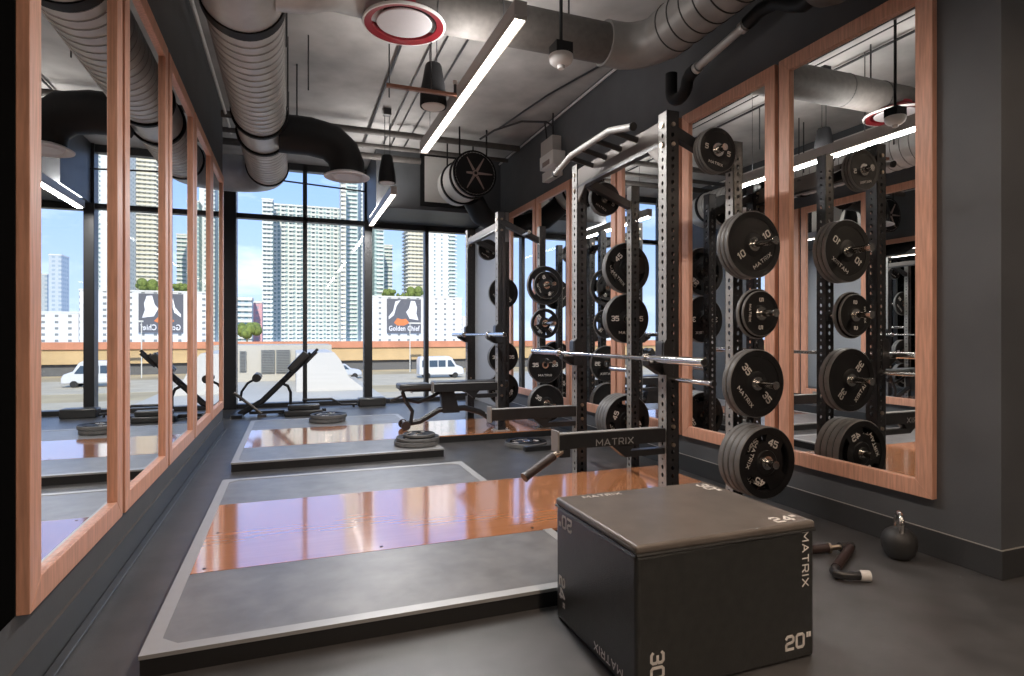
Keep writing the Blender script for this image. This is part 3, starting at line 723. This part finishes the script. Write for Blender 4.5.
P, R_, mt = ribs((DX, 7.12, DZ), (DX, 8.55, DZ), DR, .115); MB().sweep(P, R_, 40, True, 1, mt).build('duct_section', None, ld_, 0, True)
tee = MB().use('duct_metal'); tee.sweep([(DX, 6.45, DZ), (DX, 7.12, DZ)], DR * .985, 40); tee.build('tee_section', None, ld_, 0, True)
nt_ = MB().use('duct_metal'); nt_.sweep([(DX, 1.0, DZ), (DX, 4.28, DZ)], DR * 1.04, 40); nt_.build('smooth_section', None, ld_, 0, True)
for y_, ww_ in ((4.26, .10), (6.47, .05), (7.08, .05), (8.5, .05)):
    b_ = MB().use('duct_black'); b_.lathe([(DR * .97, 0), (DR + .022, 0), (DR + .022, ww_), (DR * .97, ww_)], (DX, y_, DZ), (0, 1, 0), 40, False); b_.build('clamp_ring', None, ld_, 0, True)
el = MB().use('duct_metal'); pts = arc((DX - .42, 8.55, DZ - .02), .42, 0, PI / 2, 8, (1, 0, 0), (0, 1, 0)); el.sweep(pts + [V(-1.06, 8.97, DZ - .02)], DR, 36); el.build('elbow', None, ld_, 0, True)
for y_ in (4.9, 6.2, 7.6): MB().cyl((DX + .27, y_, DZ - .02), (DX + .27, y_, CEIL), .008, 8).build('hanger_rod', 'black_steel', ld_, 0, True)
# black gored branch with round diffuser
bd_ = thing('branch_duct', 'matt black branch duct bending down to a round diffuser near the windows', 'air duct', (.2, 6.8, 3.4))
bp = MB().use('duct_black'); R0 = .205
bp.sweep([(DX + .18, 6.8, 3.39), (.18, 6.8, 3.39), (.40, 6.8, 3.35), (.53, 6.8, 3.24), (.575, 6.8, 3.12), (.575, 6.8, 3.01)], [R0, R0, R0, R0 * .97, R0 * .95, R0 * .9], 16); bp.build('gored_duct', None, bd_, 0, True)
df = MB().use('vent_face'); df.lathe([(.001, .0), (.15, .0), (.155, .012), (.17, .03), (.225, -.004), (.245, -.004), (.25, .006), (.235, .016), (.17, .05), (.06, .05)], (.575, 6.8, 2.98), (0, 0, 1), 36); df.build('diffuser', None, bd_, 0, True)
MB().cyl((.05, 6.8, 3.59), (.05, 6.8, CEIL), .008, 8).build('hanger_rod', 'black_steel', bd_, 0, True)
# cross duct with red diffuser
cd = thing('cross_duct', 'grey duct crossing the ceiling with a round red diffuser', 'air duct', (1.3, 4.2, 3.65))
CY, CZ, CR = 4.30, 3.64, .155
q = MB().use('duct_metal'); q.sweep([(DX + .2, CY - .25, DZ + .02), (.05, CY - .25, DZ + .03), (.25, CY - .12, CZ - .03), (.45, CY - .02, CZ), (.6, CY, CZ)], [.19, .19, .165, CR, CR], 28); q.build('branch_piece', None, cd, 0, True)
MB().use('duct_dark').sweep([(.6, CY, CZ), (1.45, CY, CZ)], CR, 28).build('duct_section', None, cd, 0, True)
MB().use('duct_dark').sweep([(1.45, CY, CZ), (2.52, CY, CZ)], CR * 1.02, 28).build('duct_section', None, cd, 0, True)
DQ = (.765, CY - .02, 3.475)
rd = MB().use('red_paint'); rd.lathe([(.225, .05), (.235, .006), (.285, -.006), (.297, .004), (.285, .02), (.20, .06), (.14, .10), (.14, .12)], DQ, (0, 0, 1), 44, False)
rd.use('duct_black'); rd.lathe([(.001, .052), (.225, .05)], DQ, (0, 0, 1), 44, False)  # black backing paints the shadow gap between disc and red ring
rd.use('vent_face'); rd.lathe([(.001, .004), (.195, .004), (.20, .012), (.195, .02), (.001, .02)], DQ, (0, 0, 1), 44, False)
rd.use('white_paint'); rd.lathe([(.284, -.008), (.296, -.008), (.301, .004), (.296, .012)], DQ, (0, 0, 1), 44, False)
rd.build('diffuser', None, cd, 0, True, 'red round diffuser with a pale centre')
P = arc((2.52, CY - .30, CZ), .30, PI / 2, 0, 6, (1, 0, 0), (0, 1, 0))
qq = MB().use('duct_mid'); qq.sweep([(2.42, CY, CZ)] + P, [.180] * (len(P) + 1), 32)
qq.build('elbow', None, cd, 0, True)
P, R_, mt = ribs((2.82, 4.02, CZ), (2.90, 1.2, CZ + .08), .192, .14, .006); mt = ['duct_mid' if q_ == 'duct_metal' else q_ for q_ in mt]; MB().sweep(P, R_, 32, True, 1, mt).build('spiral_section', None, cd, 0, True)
for (X, Y) in ((1.1, CY), (2.1, CY)): MB().cyl((X, Y, CZ + .14), (X, Y, CEIL), .008, 8).build('hanger_rod', 'black_steel', cd, 0, True)
rg = MB().use('duct_seam_shade')
for X in (.98, 1.48, 2.45): rg.lathe([(CR * .98, 0), (CR + .006, 0), (CR + .006, .008), (CR * .98, .008)], (X, CY, CZ), (1, 0, 0), 28, False)
rg.build('seams', None, cd, 0, True)

# drain pipe with trap along the right wall
tp_ = thing('drain_pipe', 'grey pipe with a black U-shaped trap on the right wall above the mirrors', 'pipe', (3.15, 3.6, 3.3))
a = MB().use('duct_metal'); a.sweep([(3.13, 4.03, 3.42), (3.13, 3.42, 3.51)], .032, 16)
for (y_, z_) in ((4.03, 3.42), (3.50, 3.498)): a.lathe([(.030, 0), (.045, 0), (.045, .04), (.030, .04)], (3.13, y_, z_), (0, -1, .14), 18, False)
a.build('pipe', None, tp_, 0, True)
P = [V(3.13, 4.36, 3.52)] + [V(3.13, 4.25 + .11 * math.cos(a_), 3.36 + .10 * math.sin(a_)) for a_ in [-k * PI / 8 for k in range(9)]] + [V(3.13, 4.13, 3.38), V(3.13, 4.09, 3.41), V(3.13, 4.03, 3.42)]
MB().use('duct_black').sweep(P, .052, 16).build('trap', None, tp_, 0, True)
P = [V(3.13, 3.44, 3.51), V(3.13, 3.30, 3.54), V(3.12, 3.15, 3.51), V(3.11, 3.0, 3.41), V(3.10, 2.90, 3.36), V(3.09, 2.82, 3.36)]
MB().use('duct_black').sweep(P, .050, 16).build('insulated_bend', None, tp_, 0, True)
bdk = thing('insulated_duct', 'dark bulging insulated duct above the nearest right mirror', 'air duct', (3.05, 2.3, 3.4))
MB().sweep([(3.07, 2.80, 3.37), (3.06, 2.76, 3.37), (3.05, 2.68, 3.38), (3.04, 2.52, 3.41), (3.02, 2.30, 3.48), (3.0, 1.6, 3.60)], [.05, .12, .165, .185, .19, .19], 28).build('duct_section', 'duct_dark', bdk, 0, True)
for (y_, r_) in ((2.52, .188), (2.30, .193)): MB().lathe([(r_ - .01, 0), (r_ + .004, 0), (r_ + .004, .01), (r_ - .01, .01)], (3.04 - (2.52 - y_) * .09, y_, 3.41 + (2.52 - y_) * .32), (0, -1, .25), 28, False).build('seam_band', 'duct_seam_shade', bdk, 0, True)

# ================================================================== LINEAR LAMPS
def strip(x, y0, y1, z, label):
    t = thing('linear_lamp', label, 'ceiling lamp', (x, (y0 + y1) / 2, z), 0, 'linear pendant lamps')
    hw = .042; b_ = MB().use('lamp_body'); b_.box((x - hw, y0, z + .006), (x + hw, y1, z + .10))
    for sx in (-1, 1): b_.box((x + sx * hw, y0, z - .016), (x + sx * (hw - .008), y1, z + .006))
    for yy in (y0, y1 - .008): b_.box((x - hw + .008, yy, z - .016), (x + hw - .008, yy + .008, z + .006))
    b_.build('housing', None, t, .004, True)
    MB().box((x - hw + .0085, y0 + .01, z + .0), (x + hw - .0085, y1 - .01, z + .0055)).build('diffuser', 'led', t, 0, True)
    for yy in (y0 + .3, y1 - .3): MB().cyl((x, yy, z + .1), (x, yy, CEIL if yy < 9.38 else 3.24), .003, 6).build('suspension_wire', 'black_steel', t, 0, True)
strip(1.28, 3.27, 6.04, 3.12, 'long glowing linear lamp hanging over the near platform')
strip(1.28, 7.95, 10.4, 3.12, 'shorter glowing linear lamp hanging near the windows')
strip(1.28, -.65, 1.85, 3.12, 'linear lamp above the camera side of the room'); strip(1.28, -3.75, -1.05, 3.12, 'linear lamp at the back of the room'); strip(4.6, -2.45, .85, 3.12, 'linear lamp over the side area')  # unseen fixtures added to house the fill lamps

# ================================================================== PENDANTS, DETECTOR, FAN, EMERGENCY LIGHT
def pendant(x, y, zb, label):
    t = thing('pendant_speaker', label, 'speaker', (x, y, zb), 0, 'conical pendant speakers')
    MB().lathe([(.095, .012), (.108, .0), (.112, .02), (.108, .12), (.070, .34), (.060, .36), (.001, .362)], (0, 0, 0), (0, 0, 1), 32).build('housing', 'duct_black', t)
    MB().lathe([(.001, -.004), (.09, -.004), (.098, .006), (.001, .008)], (0, 0, 0), (0, 0, 1), 32, False).build('grille', 'white_paint', t)
    c = MB(); c.cyl((.03, 0, .35), (.03, 0, CEIL - zb), .004, 6); c.cyl((-.03, 0, .35), (-.03, 0, CEIL - zb), .004, 6); c.box((-.05, -.05, CEIL - zb - .08), (.05, .05, CEIL - zb)); c.build('suspension', 'black_steel', t)
pendant(1.11, 4.85, 3.13, 'black cone pendant speaker beside the red diffuser'); pendant(1.16, 7.75, 3.20, 'black cone pendant speaker near the windows')
spk = thing('sprinkler_pipe', 'thin copper-brown sprinkler branch pipe crossing in front of the near pendant speaker', 'pipe', (.9, 4.45, 3.1))
q = MB().use('copper_pipe'); q.box((.66, 4.43, 3.075), (1.20, 4.46, 3.10)); q.build('pipe', None, spk, 0, True)
q = MB().use('black_steel'); q.cyl((1.19, 4.445, 3.1), (1.19, 4.445, 3.17), .012, 10); q.use('white_paint'); q.cyl((1.19, 4.445, 3.17), (1.19, 4.445, 3.20), .018, 10); q.mats = ['black_steel', 'white_paint']; q.build('sprinkler_head', None, spk, 0, True)
MB().cyl((1.0, 4.445, 3.1), (1.0, 4.445, CEIL), .005, 8).build('hanger_rod', 'black_steel', spk, 0, True)
dt = thing('smoke_detector', 'white smoke detector on a stem in front of the cross duct', 'smoke detector', (1.70, 3.60, 3.05))
MB().lathe([(.001, -.035), (.022, -.035), (.026, -.015), (.055, -.008), (.075, .010), (.082, .035), (.080, .055), (.001, .056)], (0, 0, 0), (0, 0, 1), 28, False).build('head', 'white_paint', dt)
q = MB(); q.box((-.06, -.06, .056), (.06, .06, .13)); q.cyl((0, 0, .13), (0, 0, CEIL - 3.05), .012, 10); q.build('mount', 'duct_black', dt)
fn = thing('ventilation_fan', 'round white axial fan with a black spoked face hanging from the ceiling', 'fan', (2.42, 8.0, 3.52))
A = V(2.42, 7.95, 3.50); B = V(2.36, 8.75, 3.50); ax = (B - A).normalized(); L = (B - A).length; r = .30
q = MB().use('fan_white'); q.lathe([(r * .94, 0), (r, 0), (r, L), (r * .94, L)], A, ax, 40); 
q.build('housing', None, fn, 0, True)
for d in (.0, .16, .55): MB().lathe([(r * .95, d), (r + .025, d), (r + .025, d + .035), (r * .95, d + .035)], A, ax, 40, False).build('flange', 'duct_black', fn, 0, True)
q = MB().use('duct_black'); q.lathe([(.001, -.006), (r * .96, -.006), (r * .96, -.001), (.001, -.001)], A, ax, 40, False); q.build('face_plate', None, fn, 0, True)
q = MB().use('fan_blade'); q.lathe([(.001, -.02), (.045, -.02), (.045, -.008), (.001, -.008)], A, ax, 20, False)
q.use('duct_black'); q.lathe([(.001, -.03), (.022, -.03), (.022, -.02), (.001, -.02)], A, ax, 16, False); q.use('fan_blade')
for k in range(6):
    a_ = k * PI / 3; d = V(math.cos(a_), 0, math.sin(a_)); n_ = V(-math.sin(a_), 0, math.cos(a_)); c0 = A - ax * .010
    vs = [c0 + d * .05 - n_ * .018, c0 + d * .05 + n_ * .018, c0 + d * .25 + n_ * .007, c0 + d * .25 - n_ * .007]; vs += [v_ - ax * .006 for v_ in vs]
    q.add([tuple(v_) for v_ in vs], [(0, 1, 2, 3), (7, 6, 5, 4), (0, 4, 5, 1), (1, 5, 6, 2), (2, 6, 7, 3), (3, 7, 4, 0)])
q.build('spokes', None, fn, 0, True)
q = MB()
for d in (.08, .62):
    for sx in (-.2, .2): q.cyl(tuple(A + ax * d + V(sx, 0, .2)), (A.x + sx + ax.x * d, A.y + ax.y * d, CEIL), .012, 8)
q.build('hanger_rods', 'duct_black', fn, 0, True)
vp = thing('vent_panel', 'square white vent panel with black frame on the bulkhead behind the fan', 'vent', (2.4, 9.39, 3.6))
MB().box((1.93, 9.36, 3.30), (2.92, 9.398, CEIL - .02)).build('frame', 'duct_black', vp, .004, True); MB().box((2.0, 9.352, 3.37), (2.85, 9.362, CEIL - .06)).build('panel', 'fan_white', vp, 0, True)
fl_ = MB().use('duct_black'); fl_.sweep([(2.55, 8.55, 3.30), (2.75, 8.75, 3.10), (3.0, 9.0, 3.05), (3.15, 9.2, 3.12)], [.16, .17, .15, .10], 16)
tag(fl_.build('flexible_duct', None), 'dark flexible duct sagging below the round fan', 'air duct')
em = thing('emergency_light', 'white boxy emergency light on the right wall above the near rack pull-up bar', 'emergency light', (3.31, 7.2, 3.4))
MB().box((3.12, 6.86, 3.42), (3.305, 7.28, 3.60)).build('case', 'white_paint', em, .01, True); MB().box((3.17, 6.98, 3.60), (3.305, 7.36, 3.83)).build('battery_box', 'lamp_body', em, .008, True)
MB().box((3.20, 6.94, 3.30), (3.305, 7.38, 3.42)).build('bracket', 'white_paint', em, .006, True)
MB().box((3.115, 6.96, 3.44), (3.122, 7.18, 3.50)).build('lens', 'fan_blade', em, 0, True)
cb_ = MB(); cb_.sweep([(3.27, 7.3, 3.83), (3.27, 7.3, 4.02), (3.20, 7.35, 4.08), (2.9, 7.5, 4.10), (2.65, 7.9, 4.08), (2.5, 8.1, 4.0)], .015, 8); cb_.sweep([(3.22, 7.2, 3.83), (3.22, 7.18, 4.14)], .012, 8); cb_.sweep([(3.24, 7.42, 3.83), (3.24, 7.5, 4.14)], .012, 8)
cb_.sweep([(3.15, 5.6, 4.13), (2.9, 6.6, 4.12), (2.75, 7.0, 4.05), (2.7, 7.9, 4.1)], .012, 8)
for p in cb_.v: p.y -= .12
tag(cb_.build('electrical_cable', 'black_steel'), 'black cables looping from the emergency light to the ceiling fan', 'cable')

# ceiling conduits and pipes
def pipe(pts, r, m_, label, cat='pipe', group=None, name='conduit'):
    return tag(MB().sweep(pts, r, 10).build(name, m_), label, cat, group)
pipe([(XL + .05, 1.0, 4.02), (XL + .05, 9.0, 4.02)], .018, 'white_paint', 'slim pale conduit along the top of the left wall')
pipe([(XR - .03, 2.0, 4.10), (XR - .03, 9.38, 4.10)], .014, 'vent_face', 'thin pale conduit along the top of the right wall')
for i, (X, r, lb) in enumerate(((1.02, .014, 'left one of the dark ceiling conduits, nearest the ducts'), (1.30, .008, 'second dark ceiling conduit from the left, above the linear lamp'), (1.42, .008, 'third dark ceiling conduit from the left'), (1.62, .012, 'rightmost dark ceiling conduit behind the near pendant'))):
    pipe([(X, 1.5, 4.12), (X, 9.3, 4.12)], r, 'black_steel', lb, 'pipe', 'dark ceiling conduits')
for i, (Y, Z, r, lb) in enumerate(((8.25, 4.02, .045, 'nearest cross pipe under the ceiling before the windows'), (8.75, 3.98, .035, 'middle cross pipe under the ceiling before the windows'), (9.2, 3.96, .05, 'cross pipe closest to the windows under the ceiling'))):
    pipe([(-1.0, Y, Z), (1.9 if Y > 9 else 3.2, Y, Z)], r, 'duct_dark', lb, 'pipe', 'cross pipes before the windows')
pipe([(-.4, 10.5, 3.80), (1.2, 10.5, 3.72)], .014, 'black_steel', 'thin black sprinkler line in front of the upper left window panes')
for (X, Y, lb) in ((.15, 6.1, 'ceiling hanger rod above the branch duct'), (.92, 6.0, 'ceiling hanger rod between the branch duct and near pendant')):
    tag(MB().cyl((X, Y, 3.62), (X, Y, CEIL), .007, 8).build('hanger_rod', 'black_steel'), lb, 'rod')

# ================================================================== EXTERIOR
GZ = -4.35
gr = MB().prism([(-160, 11.2), (300, 11.2), (300, 420), (-160, 420)], 'z', GZ - .3, GZ); struct('ground', gr, 'ext_ground')
def slab_x(px0, px1, Y): return at(px0, 335, Y).x, at(px1, 335, Y).x
def zof(px, py, Y): return at(px, py, Y).z
tag(MB().box((-60, 52, GZ), (160, 58, GZ + .02)).build('near_road', 'ext_road'), 'pale narrow road in front of the grass verge', 'road')
tag(MB().box((-60, 66, GZ), (160, 84, GZ + .02)).build('street', 'ext_road'), 'pale street with the van and the suv below the elevated road', 'road')
# elevated highway
hw_ = thing('elevated_highway', 'long elevated highway with tan concrete wall and rusty orange rail', 'highway', (30, 100, GZ))
MB().box((-80, 95, -2.75), (180, 105, -.75)).build('deck', 'ext_tan', hw_, 0, True)
MB().box((-80, 94.7, -.75), (180, 95.0, .25)).build('parapet', 'ext_rust', hw_, 0, True)
MB().box((-80, 95.6, GZ), (180, 96.4, -2.75)).build('retaining_wall', 'ext_dark_grey', hw_, 0, True)
for k in range(20): MB().cyl((-70 + 12 * k, 99, GZ), (-70 + 12 * k, 99, -2.75), .45, 10).build('pier', 'ext_tan', hw_, 0, True)
# annex roof terrace, white sloping mass, plant room
x0, x1 = slab_x(232, 362, 22); 
tag(MB().box((-9, 12.2, GZ), (3.2, 33, -1.05)).build('annex_roof', 'ext_cream'), 'pale flat roof of the lower annex just outside the left windows', 'building')
z_ = lambda py, Y, px=320: zof(px, py, Y)
a0, a1, a2, a3 = at(296, 352, 27).x, at(331, 352, 27).x, at(345, 372, 27).x, at(366, 392, 27).x
tag(MB().prism([(a0, -1.05), (a0, zof(300, 352, 27)), (a1, zof(331, 351, 27)), (a1 + .25, zof(336, 358, 27)), (a2, zof(345, 374, 27)), (a3 + .4, zof(366, 397, 27)), (a3 + .5, GZ), (a0, GZ)], 'y', 25, 31).build('sloped_roof', 'ext_white'), 'white sloping roof gable beside the plant room', 'building')
pr_ = thing('plant_room', 'pale plant room with grey louvred doors on the annex roof', 'building', (0, 34, -1.05))
MB().box((at(226, 350, 32).x, 31.5, -1.05), (at(331, 350, 32).x, 36, zof(270, 345, 32))).build('walls', 'ext_cream', pr_, 0, True)
for (p0, p1, q0, q1) in ((239.5, 246, 351, 371), (261, 274.5, 350, 373), (276, 290, 350, 373)):
    lv = MB().use('ext_grey'); xa, xb, za, zb = at(p0, 350, 31.4).x, at(p1, 350, 31.4).x, zof(265, q1, 31.4), zof(265, q0, 31.4)
    lv.box((xa, 31.40, za), (xb, 31.5, zb)); n = 14
    lv.use('ext_dark_grey')
    for k in range(n): zk = za + (zb - za) * (k + .5) / n; lv.box((xa + .03, 31.37, zk - .01), (xb - .03, 31.41, zk + .015))
    lv.build('louvre_door', None, pr_, 0, True)
# vehicles
def vehicle(name, label, cat, px0, px1, Y, prof, wins, paint, Wd=2.0, wr=.36, wheels=(.18, .80)):
    xa = at(px0, 370, Y).x; xb = at(px1, 370, Y).x; L = xb - xa
    t = thing(name, label, cat, ((xa + xb) / 2, Y, GZ + .02))
    MB().prism([(xa + u * L, GZ + .02 + h) for (u, h) in prof], 'y', Y, Y + Wd).build('body', paint, t, .12, True)
    for wv in wins: MB().prism([(xa + u * L, GZ + .02 + h) for (u, h) in wv], 'y', Y - .02, Y + Wd + .02).build('side_window', 'car_glass', t, 0, True)
    for u in wheels:
        for yy in (Y - .03, Y + Wd - .2): MB().cyl((xa + u * L, yy, GZ + .02 + wr), (xa + u * L, yy + .23, GZ + .02 + wr), wr, 20).build('wheel', 'tyre', t, 0, True)
vehicle('passenger_van', 'white high-roof passenger van on the street outside the right windows', 'van', 419.5, 464, 74, [(.0, .45), (.0, 2.3), (.03, 2.75), (.66, 2.8), (.73, 2.6), (.82, 1.7), (.96, 1.4), (1, 1.0), (1, .4)],
        [[(.06, 1.45), (.06, 2.3), (.20, 2.3), (.20, 1.45)], [(.22, 1.45), (.22, 2.3), (.40, 2.3), (.40, 1.45)], [(.42, 1.45), (.42, 2.3), (.58, 2.3), (.58, 1.45)], [(.63, 1.45), (.63, 2.3), (.70, 2.3), (.79, 1.55), (.79, 1.45)]], 'car_white')
vehicle('suv', 'silver suv on the street beyond the white sloping roof', 'car', 326, 362, 77, [(.0, .5), (.0, 1.1), (.05, 1.7), (.12, 1.85), (.55, 1.85), (.70, 1.3), (.95, 1.1), (1, .8), (1, .4)],
        [[(.08, 1.2), (.12, 1.7), (.30, 1.7), (.30, 1.2)], [(.33, 1.2), (.33, 1.7), (.53, 1.7), (.64, 1.25), (.64, 1.2)]], 'car_silver', 1.9)
# towers
def tower(name, label, px0, px1, pytop, Y, depth, fac, bal=None, bside=None, z0=GZ, crown=None):
    xa, xb = slab_x(px0, px1, Y); zt = zof((px0 + px1) / 2, pytop, Y)
    t = thing(name, label, 'building', ((xa + xb) / 2, Y + depth / 2, z0))
    body = MB().box((-(xb - xa) / 2, -depth / 2, 0), ((xb - xa) / 2, depth / 2, zt - z0)); body.build('walls', fac, t)
    hw2 = (xb - xa) / 2
    if bal:
        b = MB(); zz = 3.4
        while zz < zt - z0:
            for (u0, u1) in bal:
                b.box((-hw2 + u0 * 2 * hw2, -depth / 2 - 1.4, zz - .15), (-hw2 + u1 * 2 * hw2, -depth / 2, zz + .10))
                b.box((-hw2 + u0 * 2 * hw2, -depth / 2 - 1.4, zz + .10), (-hw2 + u1 * 2 * hw2, -depth / 2 - 1.3, zz + .95))
            if bside == 'r': b.box((hw2, -depth / 2, zz - .15), (hw2 + 1.8, depth / 2, zz + .9))
            if bside == 'l': b.box((-hw2 - 1.8, -depth / 2, zz - .15), (-hw2, depth / 2, zz + .9))
            zz += 3.4
        b.build('balconies', 'ext_slab', t)
    r = MB().box((-hw2 - .3, -depth / 2 - .3, zt - z0), (hw2 + .3, depth / 2 + .3, zt - z0 + 1.2)); r.build('roof_edge', 'ext_slab', t)
    if crown: MB().box((-hw2 * .5, -depth / 4, zt - z0 + 1.2), (hw2 * .5, depth / 4, zt - z0 + crown)).build('roof_plant', 'ext_white', t)
    return t
tower('apartment_tower', 'leftmost slim balcony end of the wide apartment block, slightly taller', 262, 273, 200, 494, 20, 'facade_teal', [(.05, .95)])
tower('apartment_tower', 'wide teal-grey apartment block seen through the two tall left windows', 272, 341, 207, 520, 22, 'facade_teal', [(.03, .08), (.13, .19), (.24, .30), (.35, .41), (.46, .51), (.56, .61), (.67, .72), (.78, .83), (.89, .94)])
tower('apartment_tower', 'narrow cream tower strip between the wide block and the green tower', 341, 346, 178, 468, 16, 'facade_cream', [(0, .8)])
tower('apartment_tower', 'tall pale green balcony tower behind the round diffuser', 346, 358, 120, 492, 18, 'facade_glass', [(.1, .9)])
tower('apartment_tower', 'tall white tower with small windows beside the wide mullion', 357, 374, 120, 516, 20, 'facade_white')
tower('apartment_tower', 'green-glass tower just right of the wide mullion', 374.5, 384, 215, 492, 18, 'facade_glass', [(.2, .9)])
tower('apartment_tower', 'lower blue-green glass tower next to the sky gap', 384, 392.5, 246, 545, 20, 'facade_glass', [(0, 1)])
tower('apartment_tower', 'tan curved-balcony tower right of the sky gap', 408, 429, 150, 524, 22, 'facade_cream', [(0, .16), (.2, .36), (.4, .56), (.6, .76), (.8, 1)], 'l')
tower('apartment_tower', 'bright white tower with green balconies by the far rack', 428, 449, 150, 494, 20, 'facade_white')
tower('apartment_tower', 'pale green balcony strip on the right of the bright white tower', 448, 455, 150, 518, 18, 'facade_glass', [(0, 1)], 'r')
tower('distant_tower', 'distant grey slab tower farther right beyond the skyline gap', 474, 482, 272, 650, 20, 'facade_far'); tower('distant_tower', 'lower distant grey tower next to the distant slab', 483, 490, 288, 675, 20, 'facade_far')
tower('distant_tower', 'distant tower at the far right of the skyline', 497, 506, 262, 650, 20, 'facade_far'); tower('distant_tower', 'second distant tower at the far right of the skyline', 506, 514, 285, 675, 20, 'facade_far')
tower('podium_building', 'white parking podium with small square windows', 367, 462, 298, 470, 6, 'facade_podium')
tower('low_building', 'low blue apartment building at the left of the skyline', 226, 252, 299, 400, 14, 'facade_blue', [(.0, 1)])
tower('low_building', 'pink low apartment building on the left, beside the blue one', 252, 262, 303, 418, 14, 'facade_pink')
tower('low_building', 'white low building beyond the van, right of the towers', 462.5, 560, 318, 480, 12, 'facade_podium')
# painted billboard
BY = 468.5
bb = thing('billboard', 'large dark painted billboard with orange and white shapes on the white podium', 'billboard', (at(404, 316, BY).x, BY, GZ))
xa, xb = slab_x(387, 421, BY); za, zb = zof(404, 333, BY), zof(404, 299, BY); W_ = xb - xa; H_ = zb - za
pn = MB().box((xa, BY, za), (xb, BY + 1, zb)).build('panel', 'poster_dark', bb, 0, True)
def blob(pts, m_, k): MB().prism([(xa + u * W_, za + v * H_) for (u, v) in pts], 'y', BY - .08 * k, BY - .01).build('painted_shape', m_, pn, 0, True)
blob([(.05, .40), (.20, .52), (.28, .80), (.40, .97), (.24, .92), (.18, .65), (.05, .48)], 'poster_white', 1)
blob([(.56, .62), (.64, .72), (.70, .95), (.82, .94), (.88, .75), (.86, .58), (.92, .38), (.80, .40), (.66, .42)], 'poster_white', 1)
blob([(.20, .30), (.30, .44), (.42, .40), (.55, .42), (.66, .30), (.50, .22), (.30, .22)], 'poster_orange', 1)
text('Golden Chief', 5.6, 'poster_white', pn, (1, 0, 0), (0, 0, 1), tuple(basis(bb).inverted() @ V((xa + xb) / 2, BY - .1, za + H_ * .13)), wide=.74, ext=.03)
# trees
def tree(px, py, Y, r, label):
    p = at(px, py, Y); t = thing('tree', label, 'tree', (p.x, Y, GZ), 0, 'trees in front of the towers')
    m_ = MB()
    for k in range(16):
        a_ = random.random() * 2 * PI; q_ = random.random() ** .5 * r; m_.ball((p.x + q_ * math.cos(a_), Y + q_ * math.sin(a_) * .6, p.z + random.uniform(-.35, .4) * r), r * random.uniform(.3, .5), 8)
    m_.build('foliage', 'ext_leaf', t, 0, True); MB().cyl((p.x, Y, t.location.z), (p.x, Y, p.z), r * .07, 8).build('trunk', 'ext_tan', t, 0, True)
tree(389, 293, 486, 5, 'green tree above the podium roof, left of the other two'); tree(400, 296, 482, 3, 'smallest green tree above the podium roof'); tree(413, 293, 487, 7, 'broad green tree above the podium roof, right over the billboard')
tree(247, 331, 150, 2.6, 'green tree at street level below the low blue building')
lp = thing('street_lamp', 'thin grey street lamp post by the elevated road', 'street lamp', (at(410, 370, 88).x, 88, GZ)); X = at(410, 370, 88).x
MB().cyl((X, 88, GZ), (X, 88, 3.0), .07, 8).build('pole', 'ext_slab', lp, 0, True); MB().box((X - .2, 87.8, 2.9), (X + 1.6, 88.1, 3.1)).build('arm', 'ext_slab', lp, 0, True)
